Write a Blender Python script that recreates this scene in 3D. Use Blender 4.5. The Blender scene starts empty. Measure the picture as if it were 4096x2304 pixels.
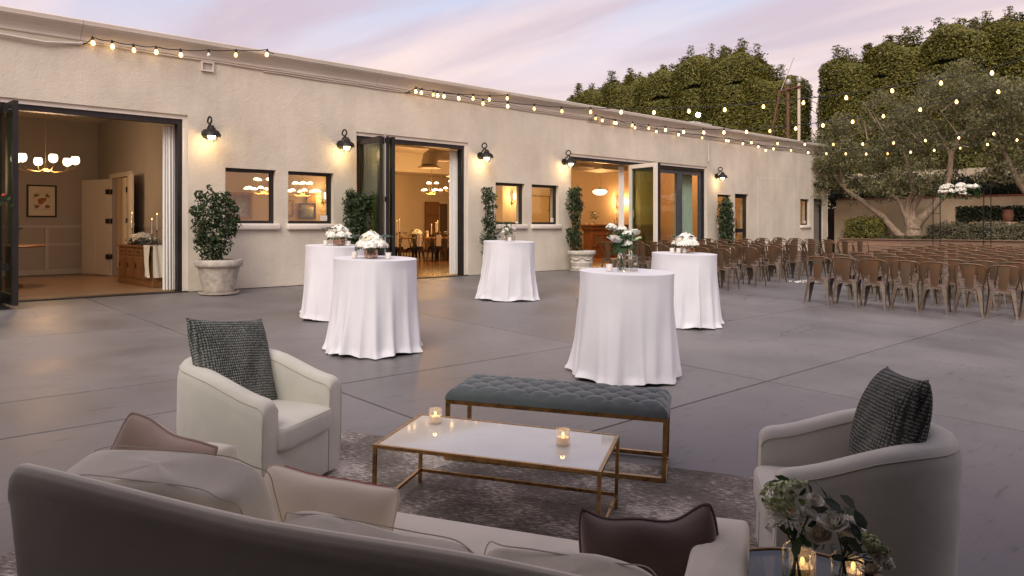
import bpy, bmesh, math, random
import numpy as np
from mathutils import Vector, Matrix, Euler

# ------------------------------------------------------------------ camera, sky, sun, exposure
SC = bpy.context.scene
C = bpy.context.scene.collection
SLOPE = 0.03357                       # the yard falls gently away from the building
def G(y): return -0.47 + SLOPE * y    # height of the yard
TILT = Matrix.Rotation(math.atan(SLOPE), 4, 'X')

cd = bpy.data.cameras.new('camera'); cam = bpy.data.objects.new('camera', cd); C.objects.link(cam)
cam.location = (0, 0, 1.19); cam.rotation_euler = (math.pi/2, 0, -math.atan2(.6884, .7254))
cd.sensor_width = 36; cd.lens = 26.55; cd.shift_y = -0.06; cd.clip_start = .05; cd.clip_end = 3000
SC.camera = cam
SC.view_settings.view_transform = 'Standard'; SC.view_settings.look = 'None'
SC.view_settings.exposure = 0.46; SC.view_settings.gamma = 1.0
SC.render.engine = 'CYCLES'
SC.cycles.use_denoising = True
SC.cycles.max_bounces = 8; SC.cycles.diffuse_bounces = 4; SC.cycles.glossy_bounces = 4
SC.cycles.transmission_bounces = 6; SC.cycles.transparent_max_bounces = 12
SC.cycles.sample_clamp_indirect = 4.0; SC.cycles.caustics_reflective = False; SC.cycles.caustics_refractive = False

SUN_ELEV, SUN_AZ = math.radians(42), math.radians(236)     # azimuth clockwise from +Y
W = bpy.data.worlds.new('World'); SC.world = W; W.use_nodes = True
nt = W.node_tree; nt.nodes.clear()
def wn(t, **k):
    n = nt.nodes.new(t)
    for a, b in k.items(): setattr(n, a, b)
    return n
def wl(a, b): nt.links.new(a, b)
tc = wn('ShaderNodeTexCoord'); sep = wn('ShaderNodeSeparateXYZ'); wl(tc.outputs['Generated'], sep.inputs[0])
zmax = wn('ShaderNodeMath', operation='MAXIMUM'); wl(sep.outputs['Z'], zmax.inputs[0]); zmax.inputs[1].default_value = 0.0
grad = wn('ShaderNodeValToRGB'); wl(zmax.outputs[0], grad.inputs[0])
cr = grad.color_ramp
cr.elements[0].position = 0.0; cr.elements[0].color = (.86, .58, .50, 1)
cr.elements[1].position = 1.0; cr.elements[1].color = (.38, .46, .70, 1)
e = cr.elements.new(.10); e.color = (.86, .58, .55, 1)
e = cr.elements.new(.19); e.color = (.72, .56, .64, 1)
e = cr.elements.new(.29); e.color = (.52, .53, .73, 1)
# long soft cloud streaks, laid out on a flat layer overhead
addz = wn('ShaderNodeMath', operation='ADD'); wl(zmax.outputs[0], addz.inputs[0]); addz.inputs[1].default_value = .12
dx = wn('ShaderNodeMath', operation='DIVIDE'); wl(sep.outputs['X'], dx.inputs[0]); wl(addz.outputs[0], dx.inputs[1])
dy = wn('ShaderNodeMath', operation='DIVIDE'); wl(sep.outputs['Y'], dy.inputs[0]); wl(addz.outputs[0], dy.inputs[1])
comb = wn('ShaderNodeCombineXYZ'); wl(dx.outputs[0], comb.inputs[0]); wl(dy.outputs[0], comb.inputs[1])
mp = wn('ShaderNodeMapping'); wl(comb.outputs[0], mp.inputs[0])
mp.inputs['Rotation'].default_value = (0, 0, math.radians(60)); mp.inputs['Scale'].default_value = (.95, .36, 1)
nz = wn('ShaderNodeTexNoise'); wl(mp.outputs[0], nz.inputs['Vector'])
nz.inputs['Scale'].default_value = 1.5; nz.inputs['Detail'].default_value = 7; nz.inputs['Roughness'].default_value = .52; nz.inputs['Distortion'].default_value = .45
msk = wn('ShaderNodeValToRGB'); wl(nz.outputs['Fac'], msk.inputs[0])
msk.color_ramp.elements[0].position = .44; msk.color_ramp.elements[1].position = .57
m1 = wn('ShaderNodeMixRGB'); wl(msk.outputs[0], m1.inputs[0]); wl(grad.outputs[0], m1.inputs[1]); m1.inputs[2].default_value = (.56, .425, .53, 1)
mp2 = wn('ShaderNodeMapping'); wl(comb.outputs[0], mp2.inputs[0]); mp2.inputs['Rotation'].default_value = (0, 0, math.radians(66)); mp2.inputs['Scale'].default_value = (1.2, .3, 1); mp2.inputs['Location'].default_value = (3, 7, 0)
nz2 = wn('ShaderNodeTexNoise'); wl(mp2.outputs[0], nz2.inputs['Vector']); nz2.inputs['Scale'].default_value = 1.0; nz2.inputs['Detail'].default_value = 6
msk2 = wn('ShaderNodeValToRGB'); wl(nz2.outputs['Fac'], msk2.inputs[0]); msk2.color_ramp.elements[0].position = .46; msk2.color_ramp.elements[1].position = .66
m2 = wn('ShaderNodeMixRGB'); wl(msk2.outputs[0], m2.inputs[0]); wl(m1.outputs[0], m2.inputs[1]); m2.inputs[2].default_value = (.96, .70, .66, 1)
sky = wn('ShaderNodeTexSky'); sky.sky_type = 'NISHITA'; sky.sun_disc = False
sky.sun_elevation = math.radians(4); sky.sun_rotation = SUN_AZ; sky.air_density = 1.2; sky.dust_density = 2
bg1 = wn('ShaderNodeBackground'); wl(m2.outputs[0], bg1.inputs[0]); bg1.inputs[1].default_value = 0.75
bg2 = wn('ShaderNodeBackground'); wl(sky.outputs[0], bg2.inputs[0]); bg2.inputs[1].default_value = 0.05
ad = wn('ShaderNodeAddShader'); wl(bg1.outputs[0], ad.inputs[0]); wl(bg2.outputs[0], ad.inputs[1])
wo = wn('ShaderNodeOutputWorld'); wl(ad.outputs[0], wo.inputs[0])

sd = bpy.data.lights.new('sun', 'SUN'); so = bpy.data.objects.new('sun', sd); C.objects.link(so)
sd.energy = 2.35; sd.angle = math.radians(38); sd.color = (1.0, .92, .82)
so.rotation_euler = Euler((math.pi/2 - SUN_ELEV, 0, math.pi - SUN_AZ), 'XYZ')
so.location = (0, 0, 30)

# ------------------------------------------------------------------ helpers
RNG = random.Random(7)
NR = np.random.default_rng(11)

class MB:
    def __init__(s): s.v = []; s.f = []
    def add(s, vs, fs, M=None):
        b = len(s.v)
        if M is not None: vs = [tuple(M @ Vector(p)) for p in vs]
        s.v += [tuple(p) for p in vs]; s.f += [tuple(i + b for i in q) for q in fs]
        return s
    def box(s, a, b, M=None):
        x0, y0, z0 = a; x1, y1, z1 = b
        return s.add([(x0,y0,z0),(x1,y0,z0),(x1,y1,z0),(x0,y1,z0),(x0,y0,z1),(x1,y0,z1),(x1,y1,z1),(x0,y1,z1)],
                     [(3,2,1,0),(4,5,6,7),(0,1,5,4),(1,2,6,5),(2,3,7,6),(3,0,4,7)], M)
    def bbox(s, a, b, r, M=None, seg=2):
        """box with rounded edges"""
        bm = bmesh.new(); bmesh.ops.create_cube(bm, size=1)
        for v in bm.verts:
            v.co = Vector(((a[0]+b[0])/2 + v.co.x*(b[0]-a[0]), (a[1]+b[1])/2 + v.co.y*(b[1]-a[1]), (a[2]+b[2])/2 + v.co.z*(b[2]-a[2])))
        bmesh.ops.bevel(bm, geom=bm.edges[:], offset=r, segments=seg, affect='EDGES', profile=.5)
        bm.verts.index_update()
        s.add([tuple(v.co) for v in bm.verts], [tuple(v.index for v in f.verts) for f in bm.faces], M); bm.free(); return s
    def tube(s, pts, r, n=8, cap=True, M=None):
        pts = [Vector(p) for p in pts]; k = len(pts)
        rr = r if isinstance(r, (list, tuple)) else [r]*k
        vs = []; fs = []
        t0 = (pts[1]-pts[0]).normalized()
        ref = Vector((0,0,1)) if abs(t0.z) < .9 else Vector((1,0,0))
        u = t0.cross(ref).normalized()
        for i, p in enumerate(pts):
            t = (pts[min(i+1,k-1)] - pts[max(i-1,0)])
            t = t.normalized() if t.length > 1e-9 else t0
            u = (u - t*u.dot(t)); u = u.normalized() if u.length > 1e-6 else t.orthogonal().normalized()
            w = t.cross(u)
            for j in range(n):
                a = 2*math.pi*j/n; vs.append(tuple(p + (u*math.cos(a) + w*math.sin(a))*rr[i]))
        for i in range(k-1):
            for j in range(n):
                fs.append((i*n+j, i*n+(j+1)%n, (i+1)*n+(j+1)%n, (i+1)*n+j))
        if cap:
            fs.append(tuple(range(n-1,-1,-1))); fs.append(tuple((k-1)*n+j for j in range(n)))
        return s.add(vs, fs, M)
    def lathe(s, prof, n=24, M=None, cap0=True, cap1=True):
        vs = []; fs = []; k = len(prof)
        for (r, z) in prof:
            for j in range(n):
                a = 2*math.pi*j/n; vs.append((r*math.cos(a), r*math.sin(a), z))
        for i in range(k-1):
            for j in range(n): fs.append((i*n+j, i*n+(j+1)%n, (i+1)*n+(j+1)%n, (i+1)*n+j))
        if cap0 and prof[0][0] > 1e-6: fs.append(tuple(range(n-1,-1,-1)))
        if cap1 and prof[-1][0] > 1e-6: fs.append(tuple((k-1)*n+j for j in range(n)))
        return s.add(vs, fs, M)
    def sphere(s, c, r, n=10, m=7, sz=1.0, M=None):
        prof = [(max(1e-4, math.sin(math.pi*i/m))*r, -math.cos(math.pi*i/m)*r*sz) for i in range(m+1)]
        MM = Matrix.Translation(Vector(c))
        if M is not None: MM = M @ MM
        return s.lathe(prof, n, MM)
    def grid(s, fn, nu, nv, closeu=False, M=None):
        vs = []; fs = []
        for i in range(nu):
            for j in range(nv): vs.append(fn(i/(nu if closeu else nu-1), j/(nv-1)))
        for i in range(nu if closeu else nu-1):
            for j in range(nv-1):
                a = i*nv+j; b = ((i+1) % nu)*nv+j
                fs.append((a, b, b+1, a+1))
        return s.add(vs, fs, M)
    def build(s, name, mat, parent=None, smooth=False, kind=None, label=None, M=None):
        me = bpy.data.meshes.new(name); me.from_pydata(s.v, [], s.f); me.validate()
        if smooth:
            me.polygons.foreach_set('use_smooth', [True]*len(me.polygons))
            try: me.set_sharp_from_angle(angle=math.radians(48))
            except Exception: pass
        me.materials.append(mat)
        return link(name, me, parent, kind, label)

def link(name, me, parent=None, kind=None, label=None):
    o = bpy.data.objects.new(name, me); C.objects.link(o)
    if parent is not None: o.parent = parent
    if kind: o['kind'] = kind
    if label: o['label'] = label
    return o

def empty(name, loc=(0,0,0), rz=0.0, label=None, cat=None, group=None, tilt=False, scale=1.0):
    o = bpy.data.objects.new(name, None); C.objects.link(o); o.empty_display_size = .1
    M = Matrix.Translation(Vector(loc))
    if tilt: M = M @ TILT
    M = M @ Matrix.Rotation(rz, 4, 'Z')
    if scale != 1.0: M = M @ Matrix.Scale(scale, 4)
    o.matrix_world = M
    tag(o, label, cat, group); return o
def tag(o, label=None, cat=None, group=None, kind=None):
    if label: o['label'] = label
    if cat: o['category'] = cat
    if group: o['group'] = group
    if kind: o['kind'] = kind
    return o
def onyard(x, y, dz=0): return (x, y, G(y)+dz)
def copy_tree(o, parent=None):
    c = o.copy(); C.objects.link(c); c.parent = parent
    for ch in o.children: copy_tree(ch, c)
    return c

# ------------------------------------------------------------------ materials
def material(name, col=(.5,.5,.5), rough=.6, metal=0.0, var=0.0, vscale=6.0, col2=None, bump=0.0, bscale=60.0, sheen=0.0,
             spec=.5, coat=0.0, emit=None, estr=0.0, detail=4, island=0.0, stretch=None, trans=0.0, sss=0.0, rvar=0.0, objrand=0.0, bdist=.01, ramp=(.35,.65), coord='Object'):
    m = bpy.data.materials.new(name); m.use_nodes = True
    t = m.node_tree; N = t.nodes; L = t.links
    b = N['Principled BSDF']
    b.inputs['Base Color'].default_value = (*col, 1); b.inputs['Roughness'].default_value = rough
    b.inputs['Metallic'].default_value = metal; b.inputs['Specular IOR Level'].default_value = spec
    if sheen: b.inputs['Sheen Weight'].default_value = sheen; b.inputs['Sheen Roughness'].default_value = .4
    if coat: b.inputs['Coat Weight'].default_value = coat; b.inputs['Coat Roughness'].default_value = .08
    if trans: b.inputs['Transmission Weight'].default_value = trans
    if emit: b.inputs['Emission Color'].default_value = (*emit, 1); b.inputs['Emission Strength'].default_value = estr
    tcn = N.new('ShaderNodeTexCoord'); vec = tcn.outputs[coord]
    if stretch:
        mpn = N.new('ShaderNodeMapping'); L.new(vec, mpn.inputs[0]); mpn.inputs['Scale'].default_value = stretch; vec = mpn.outputs[0]
    out = None
    if var or col2:
        n = N.new('ShaderNodeTexNoise'); L.new(vec, n.inputs['Vector']); n.inputs['Scale'].default_value = vscale; n.inputs['Detail'].default_value = detail
        n.inputs['Roughness'].default_value = .6
        r = N.new('ShaderNodeValToRGB'); L.new(n.outputs['Fac'], r.inputs[0])
        c2 = col2 if col2 else tuple(min(1, c*(1+var)) for c in col)
        c1 = col if col2 else tuple(c*(1-var) for c in col)
        r.color_ramp.elements[0].position = ramp[0]; r.color_ramp.elements[1].position = ramp[1]
        r.color_ramp.elements[0].color = (*c1, 1); r.color_ramp.elements[1].color = (*c2, 1)
        out = r.outputs[0]; L.new(out, b.inputs['Base Color'])
        if rvar:
            mr = N.new('ShaderNodeMapRange'); L.new(n.outputs['Fac'], mr.inputs[0]); mr.inputs[1].default_value = .3; mr.inputs[2].default_value = .7
            mr.inputs[3].default_value = rough-rvar; mr.inputs[4].default_value = rough+rvar; L.new(mr.outputs[0], b.inputs['Roughness'])
    if island or objrand:
        g = N.new('ShaderNodeNewGeometry') if island else N.new('ShaderNodeObjectInfo')
        src = g.outputs['Random Per Island'] if island else g.outputs['Random']
        amt = island or objrand
        h = N.new('ShaderNodeHueSaturation')
        mr = N.new('ShaderNodeMapRange'); L.new(src, mr.inputs[0]); mr.inputs[3].default_value = 1-amt; mr.inputs[4].default_value = 1+amt
        L.new(mr.outputs[0], h.inputs['Value'])
        mr2 = N.new('ShaderNodeMapRange'); L.new(src, mr2.inputs[0]); mr2.inputs[3].default_value = .5+.04*amt; mr2.inputs[4].default_value = .5-.04*amt
        L.new(mr2.outputs[0], h.inputs['Hue'])
        if out is None: h.inputs['Color'].default_value = (*col, 1)
        else: L.new(out, h.inputs['Color'])
        L.new(h.outputs[0], b.inputs['Base Color'])
    if bump:
        n2 = N.new('ShaderNodeTexNoise'); L.new(vec, n2.inputs['Vector']); n2.inputs['Scale'].default_value = bscale; n2.inputs['Detail'].default_value = 5
        bp = N.new('ShaderNodeBump'); bp.inputs['Strength'].default_value = bump; bp.inputs['Distance'].default_value = bdist
        L.new(n2.outputs['Fac'], bp.inputs['Height']); L.new(bp.outputs[0], b.inputs['Normal'])
    return m
def glow(name, col, s):
    m = bpy.data.materials.new(name); m.use_nodes = True; t = m.node_tree; t.nodes.clear()
    e = t.nodes.new('ShaderNodeEmission'); e.inputs[0].default_value = (*col, 1); e.inputs[1].default_value = s
    o = t.nodes.new('ShaderNodeOutputMaterial'); t.links.new(e.outputs[0], o.inputs[0]); return m
def glassmat(name, tint=(1,1,1), refl=1.0, rough=0.0, ior=1.5):
    """thin clear glass: see-through with a Fresnel reflection"""
    m = bpy.data.materials.new(name); m.use_nodes = True; t = m.node_tree; t.nodes.clear()
    tr = t.nodes.new('ShaderNodeBsdfTransparent'); tr.inputs[0].default_value = (*tint, 1)
    gl = t.nodes.new('ShaderNodeBsdfGlossy'); gl.inputs['Roughness'].default_value = rough
    lw = t.nodes.new('ShaderNodeLayerWeight'); lw.inputs[0].default_value = .5       # Schlick, the same from both faces
    pw = t.nodes.new('ShaderNodeMath'); pw.operation = 'POWER'; pw.inputs[1].default_value = 4.2; t.links.new(lw.outputs['Facing'], pw.inputs[0])
    f0 = ((ior-1)/(ior+1))**2*1.7
    mu = t.nodes.new('ShaderNodeMath'); mu.operation = 'MULTIPLY_ADD'; mu.inputs[1].default_value = (1-f0)*refl; mu.inputs[2].default_value = f0*refl; mu.use_clamp = True
    t.links.new(pw.outputs[0], mu.inputs[0])
    mx = t.nodes.new('ShaderNodeMixShader'); t.links.new(mu.outputs[0], mx.inputs[0]); t.links.new(tr.outputs[0], mx.inputs[1]); t.links.new(gl.outputs[0], mx.inputs[2])
    o = t.nodes.new('ShaderNodeOutputMaterial'); t.links.new(mx.outputs[0], o.inputs[0]); return m
def leafmat(name, c, isl=.35, rough=.5, tr=.35):
    m = material(name, c, rough, island=isl, spec=.35)
    t = m.node_tree; b = t.nodes['Principled BSDF']; src = b.inputs['Base Color'].links[0].from_socket
    tl = t.nodes.new('ShaderNodeBsdfTranslucent'); t.links.new(src, tl.inputs[0])
    mx = t.nodes.new('ShaderNodeMixShader'); mx.inputs[0].default_value = tr
    o = t.nodes['Material Output']; t.links.new(b.outputs[0], mx.inputs[1]); t.links.new(tl.outputs[0], mx.inputs[2]); t.links.new(mx.outputs[0], o.inputs[0]); return m

M = {}
def stucco(name, col):
    m = material(name, col, .9, var=.12, vscale=.7, detail=10, spec=.2)
    t = m.node_tree; N = t.nodes; L = t.links; b = N['Principled BSDF']
    tcn = N.new('ShaderNodeTexCoord')
    n1 = N.new('ShaderNodeTexNoise'); L.new(tcn.outputs['Object'], n1.inputs['Vector']); n1.inputs['Scale'].default_value = 26; n1.inputs['Detail'].default_value = 6; n1.inputs['Distortion'].default_value = .6
    n2 = N.new('ShaderNodeTexNoise'); L.new(tcn.outputs['Object'], n2.inputs['Vector']); n2.inputs['Scale'].default_value = 7; n2.inputs['Detail'].default_value = 4
    ma = N.new('ShaderNodeMath'); ma.operation = 'ADD'; L.new(n1.outputs['Fac'], ma.inputs[0]); L.new(n2.outputs['Fac'], ma.inputs[1])
    bp = N.new('ShaderNodeBump'); bp.inputs['Strength'].default_value = .34; bp.inputs['Distance'].default_value = .02
    L.new(ma.outputs[0], bp.inputs['Height']); L.new(bp.outputs[0], b.inputs['Normal'])
    # faint vertical rain staining
    mpn = N.new('ShaderNodeMapping'); mpn.inputs['Scale'].default_value = (2.2, 2.2, .25); L.new(tcn.outputs['Object'], mpn.inputs[0])
    n3 = N.new('ShaderNodeTexNoise'); L.new(mpn.outputs[0], n3.inputs['Vector']); n3.inputs['Scale'].default_value = 1.5; n3.inputs['Detail'].default_value = 6
    rp = N.new('ShaderNodeValToRGB'); L.new(n3.outputs['Fac'], rp.inputs[0]); rp.color_ramp.elements[0].position = .35; rp.color_ramp.elements[0].color = (.94,.935,.93,1); rp.color_ramp.elements[1].position = .6; rp.color_ramp.elements[1].color = (1,1,1,1)
    src = b.inputs['Base Color'].links[0].from_socket
    mx = N.new('ShaderNodeMixRGB'); mx.blend_type = 'MULTIPLY'; mx.inputs[0].default_value = 1; L.new(src, mx.inputs[1]); L.new(rp.outputs[0], mx.inputs[2]); L.new(mx.outputs[0], b.inputs['Base Color'])
    return m
M['stucco'] = stucco('stucco', (.60, .545, .455))
M['stucco_trim'] = material('stucco_trim', (.66, .60, .53), .85, var=.06, vscale=3, bump=.3, bscale=40)
M['garden_wall'] = stucco('garden_stucco', (.60, .49, .35))
M['cornice'] = material('cornice_paint', (.62, .56, .49), .7, var=.08, vscale=2.5, stretch=(.3,1,1))
M['bronze'] = material('dark_bronze', (.022,.018,.017), .42, metal=.3, var=.2, vscale=5)
M['bluegrey'] = material('slate_frame', (.055,.06,.072), .45, var=.15)
M['cream'] = material('cream_paint', (.70,.66,.60), .5, var=.04)
M['glass'] = glassmat('window_glass', (.96,.98,.96), 1.0)
M['glass_green'] = glassmat('tinted_glass', (.74,.86,.78), 1.3)
M['roof'] = material('roof_felt', (.25,.24,.23), .9, var=.15)
M['conduit'] = material('painted_conduit', (.60,.54,.47), .5)
M['black'] = material('black_metal', (.012,.011,.011), .45, metal=.4)
M['iron'] = material('aged_iron', (.02,.017,.015), .55, metal=.5, var=.3, vscale=20)
M['paint_in'] = material('interior_paint', (.37,.335,.30), .75, var=.03, vscale=1.2)
M['paint_in2'] = material('hall_paint', (.58,.50,.40), .75, var=.03, vscale=1.2)
M['ceil_in'] = material('ceiling_paint', (.66,.60,.52), .8)
M['wood_floor'] = None
M['white_cloth'] = material('white_linen', (.665,.66,.695), .8, var=.03, vscale=2, sheen=.2)
M['curtain'] = material('curtain_cloth', (.78,.76,.72), .85)
M['slip'] = None
M['brass'] = material('brushed_brass', (.42,.25,.10), .34, metal=1.0, var=.25, vscale=18, rvar=.12)
M['gold_in'] = material('chandelier_brass', (.55,.38,.16), .35, metal=1.0)
M['lamp_glass'] = glow('lamp_glass_lit', (1.0,.80,.52), 6.0)
M['lamp_small'] = glow('shade_lit', (1.0,.78,.48), 3.6)
M['bulb'] = glow('string_bulb_lit', (1.0,.58,.20), 8.0)
def _uneven(m, lo, hi):
    t = m.node_tree; e = [n for n in t.nodes if n.type == 'EMISSION'][0]; oi = t.nodes.new('ShaderNodeObjectInfo'); mr = t.nodes.new('ShaderNodeMapRange'); mr.inputs[3].default_value = lo; mr.inputs[4].default_value = hi
    t.links.new(oi.outputs['Random'], mr.inputs[0]); t.links.new(mr.outputs[0], e.inputs[1])
_uneven(M['bulb'], 2.2, 7.0)
M['bulb_off'] = material('bulb_unlit', (.7,.68,.62), .15, spec=.8)
M['flame'] = glow('candle_flame', (1.0,.62,.22), 2.6)
M['wax'] = material('candle_wax', (.86,.80,.68), .5)
M['wax_lit'] = material('candle_wax_warm', (.9,.72,.5), .5, emit=(1,.55,.2), estr=.12)
M['cable'] = material('cable_black', (.015,.014,.013), .6)
M['terracotta'] = material('weathered_pot', (.42,.38,.33), .85, var=.25, vscale=9, bump=.3, bscale=50)
M['pot2'] = material('limestone_pot', (.50,.46,.40), .85, var=.18, vscale=11, bump=.35, bscale=40)
M['soil'] = material('soil', (.03,.02,.015), .95, var=.3, vscale=40, bump=.6, bscale=60)
M['leaf_shrub'] = leafmat('shrub_leaf', (.045,.075,.030), .5)
M['leaf_vine'] = leafmat('vine_leaf', (.055,.085,.038), .5)
M['leaf_olive'] = leafmat('olive_leaf', (.19,.185,.090), .45, .6, .3)
M['leaf_ficus'] = leafmat('ficus_leaf', (.145,.142,.026), .60, .5, .25)
M['leaf_hedge'] = leafmat('hedge_leaf', (.075,.085,.035), .5, .6)
M['leaf_rosemary'] = leafmat('rosemary_leaf', (.16,.15,.09), .4, .7, .2)
M['leaf_dark'] = leafmat('dark_hedge_leaf', (.034,.044,.020), .5, .5)
M['leaf_euc'] = leafmat('eucalyptus_leaf', (.09,.12,.10), .3, .5, .2)
M['leaf_green'] = leafmat('bouquet_leaf', (.04,.085,.03), .4, .45)
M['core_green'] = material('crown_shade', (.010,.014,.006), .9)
M['bark'] = material('bark', (.27,.20,.14), .9, var=.35, vscale=7, bump=.8, bscale=18, stretch=(3,3,.6), bdist=.03)
M['stem'] = material('stem_brown', (.09,.06,.035), .8)
M['stem_green'] = material('stem_green', (.06,.10,.03), .6)
M['petal'] = material('white_petal', (.90,.88,.80), .6, island=.08)
M['petal_cream'] = material('cream_petal', (.82,.76,.62), .6, island=.12)
M['petal_green'] = material('greenish_petal', (.62,.68,.42), .6, island=.18)
# ------------------------------------------------------------------ more involved materials
def concrete():
    m = material('painted_concrete', (.146,.135,.132), .48, var=.22, vscale=.55, detail=9, rvar=.12, spec=.4)
    t = m.node_tree; N = t.nodes; L = t.links; b = N['Principled BSDF']; src = b.inputs['Base Color'].links[0].from_socket
    tcn = N.new('ShaderNodeTexCoord')
    # scuffs: thin stretched darker flecks and pale worn streaks
    mpn = N.new('ShaderNodeMapping'); mpn.inputs['Scale'].default_value = (1.2, 7, 1); mpn.inputs['Rotation'].default_value = (0,0,.5); L.new(tcn.outputs['Object'], mpn.inputs[0])
    n1 = N.new('ShaderNodeTexNoise'); L.new(mpn.outputs[0], n1.inputs['Vector']); n1.inputs['Scale'].default_value = 2.6; n1.inputs['Detail'].default_value = 8; n1.inputs['Roughness'].default_value = .7
    r1 = N.new('ShaderNodeValToRGB'); L.new(n1.outputs['Fac'], r1.inputs[0]); r1.color_ramp.elements[0].position = .30; r1.color_ramp.elements[0].color = (.55,.53,.53,1); r1.color_ramp.elements[1].position = .43; r1.color_ramp.elements[1].color = (1,1,1,1)
    e = r1.color_ramp.elements.new(.64); e.color = (1,1,1,1)
    e = r1.color_ramp.elements.new(.78); e.color = (1.10,1.09,1.09,1)
    mx = N.new('ShaderNodeMixRGB'); mx.blend_type = 'MULTIPLY'; mx.inputs[0].default_value = 1; L.new(src, mx.inputs[1]); L.new(r1.outputs[0], mx.inputs[2])
    # small chips
    v = N.new('ShaderNodeTexNoise'); L.new(tcn.outputs['Object'], v.inputs['Vector']); v.inputs['Scale'].default_value = 9; v.inputs['Detail'].default_value = 10; v.inputs['Roughness'].default_value = .75
    r2 = N.new('ShaderNodeValToRGB'); L.new(v.outputs['Fac'], r2.inputs[0]); r2.color_ramp.elements[0].position = .27; r2.color_ramp.elements[0].color = (.45,.43,.42,1); r2.color_ramp.elements[1].position = .33; r2.color_ramp.elements[1].color = (1,1,1,1)
    mx2 = N.new('ShaderNodeMixRGB'); mx2.blend_type = 'MULTIPLY'; mx2.inputs[0].default_value = 1; L.new(mx.outputs[0], mx2.inputs[1]); L.new(r2.outputs[0], mx2.inputs[2])
    # hairline cracks
    vo = N.new('ShaderNodeTexVoronoi'); vo.feature = 'DISTANCE_TO_EDGE'; vo.inputs['Scale'].default_value = .42
    nw = N.new('ShaderNodeTexNoise'); nw.inputs['Scale'].default_value = 1.3; nw.inputs['Detail'].default_value = 6; L.new(tcn.outputs['Object'], nw.inputs['Vector'])
    mv = N.new('ShaderNodeMixRGB'); mv.inputs[0].default_value = .22; L.new(tcn.outputs['Object'], mv.inputs[1]); L.new(nw.outputs['Color'], mv.inputs[2]); L.new(mv.outputs[0], vo.inputs['Vector'])
    r3 = N.new('ShaderNodeValToRGB'); L.new(vo.outputs['Distance'], r3.inputs[0]); r3.color_ramp.elements[0].position = .0006; r3.color_ramp.elements[0].color = (.45,.44,.44,1); r3.color_ramp.elements[1].position = .0022; r3.color_ramp.elements[1].color = (1,1,1,1)
    nm_ = N.new('ShaderNodeTexNoise'); nm_.inputs['Scale'].default_value = .35; L.new(tcn.outputs['Object'], nm_.inputs['Vector'])
    rm = N.new('ShaderNodeValToRGB'); L.new(nm_.outputs['Fac'], rm.inputs[0]); rm.color_ramp.elements[0].position = .50; rm.color_ramp.elements[1].position = .56
    mx3 = N.new('ShaderNodeMixRGB'); mx3.blend_type = 'MULTIPLY'; L.new(rm.outputs[0], mx3.inputs[0]); L.new(mx2.outputs[0], mx3.inputs[1]); L.new(r3.outputs[0], mx3.inputs[2]); mx2 = mx3
    # every slab its own slight tone
    oi = N.new('ShaderNodeObjectInfo'); mr = N.new('ShaderNodeMapRange'); L.new(oi.outputs['Random'], mr.inputs[0]); mr.inputs[3].default_value = .86; mr.inputs[4].default_value = 1.10
    hs = N.new('ShaderNodeHueSaturation'); L.new(mx2.outputs[0], hs.inputs['Color']); L.new(mr.outputs[0], hs.inputs['Value']); L.new(hs.outputs[0], b.inputs['Base Color'])
    bp = N.new('ShaderNodeBump'); bp.inputs['Strength'].default_value = .08; bp.inputs['Distance'].default_value = .003; L.new(n1.outputs['Fac'], bp.inputs['Height']); L.new(bp.outputs[0], b.inputs['Normal'])
    return m
M['concrete'] = concrete()
M['joint'] = material('joint_dark', (.03,.028,.028), .95)

def planks(name, c1, c2, w=.09, axis='X', rough=.3, coat=.2):
    m = material(name, c1, rough, coat=coat)
    t = m.node_tree; N = t.nodes; L = t.links; b = N['Principled BSDF']
    tcn = N.new('ShaderNodeTexCoord'); mpn = N.new('ShaderNodeMapping'); L.new(tcn.outputs['Object'], mpn.inputs[0])
    mpn.inputs['Scale'].default_value = (.35, 9, 9) if axis == 'X' else (9, .35, 9)
    n = N.new('ShaderNodeTexNoise'); L.new(mpn.outputs[0], n.inputs['Vector']); n.inputs['Scale'].default_value = 1.6; n.inputs['Detail'].default_value = 6
    r = N.new('ShaderNodeValToRGB'); L.new(n.outputs['Fac'], r.inputs[0]); r.color_ramp.elements[0].color = (*c1,1); r.color_ramp.elements[1].color = (*c2,1); r.color_ramp.elements[0].position = .3; r.color_ramp.elements[1].position = .7
    bk = N.new('ShaderNodeTexBrick'); L.new(tcn.outputs['Object'], bk.inputs['Vector'])
    if axis != 'X':
        mp3 = N.new('ShaderNodeMapping'); mp3.inputs['Rotation'].default_value = (0,0,math.pi/2); L.new(tcn.outputs['Object'], mp3.inputs[0]); L.new(mp3.outputs[0], bk.inputs['Vector'])
    bk.inputs['Scale'].default_value = 1; bk.inputs['Brick Width'].default_value = 1.7; bk.inputs['Row Height'].default_value = w; bk.inputs['Mortar Size'].default_value = .004
    bk.inputs['Color1'].default_value = (1,1,1,1); bk.inputs['Color2'].default_value = (.78,.78,.78,1); bk.inputs['Mortar'].default_value = (.25,.25,.25,1); bk.offset = .37
    mx = N.new('ShaderNodeMixRGB'); mx.blend_type = 'MULTIPLY'; mx.inputs[0].default_value = 1; L.new(r.outputs[0], mx.inputs[1]); L.new(bk.outputs[0], mx.inputs[2]); L.new(mx.outputs[0], b.inputs['Base Color'])
    return m
M['floor1'] = planks('oak_floor', (.34,.20,.11), (.48,.31,.18))
M['floor2'] = planks('dark_oak_floor', (.20,.085,.03), (.32,.15,.06), rough=.25, coat=.4)
M['oak'] = material('oak_furniture', (.17,.075,.026), .45, col2=(.26,.125,.05), vscale=5, stretch=(8,8,1), ramp=(.3,.7))
M['mahogany'] = material('mahogany_bar', (.10,.035,.014), .35, col2=(.17,.065,.026), vscale=4, stretch=(1,8,8), ramp=(.3,.7), coat=.3)
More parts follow.
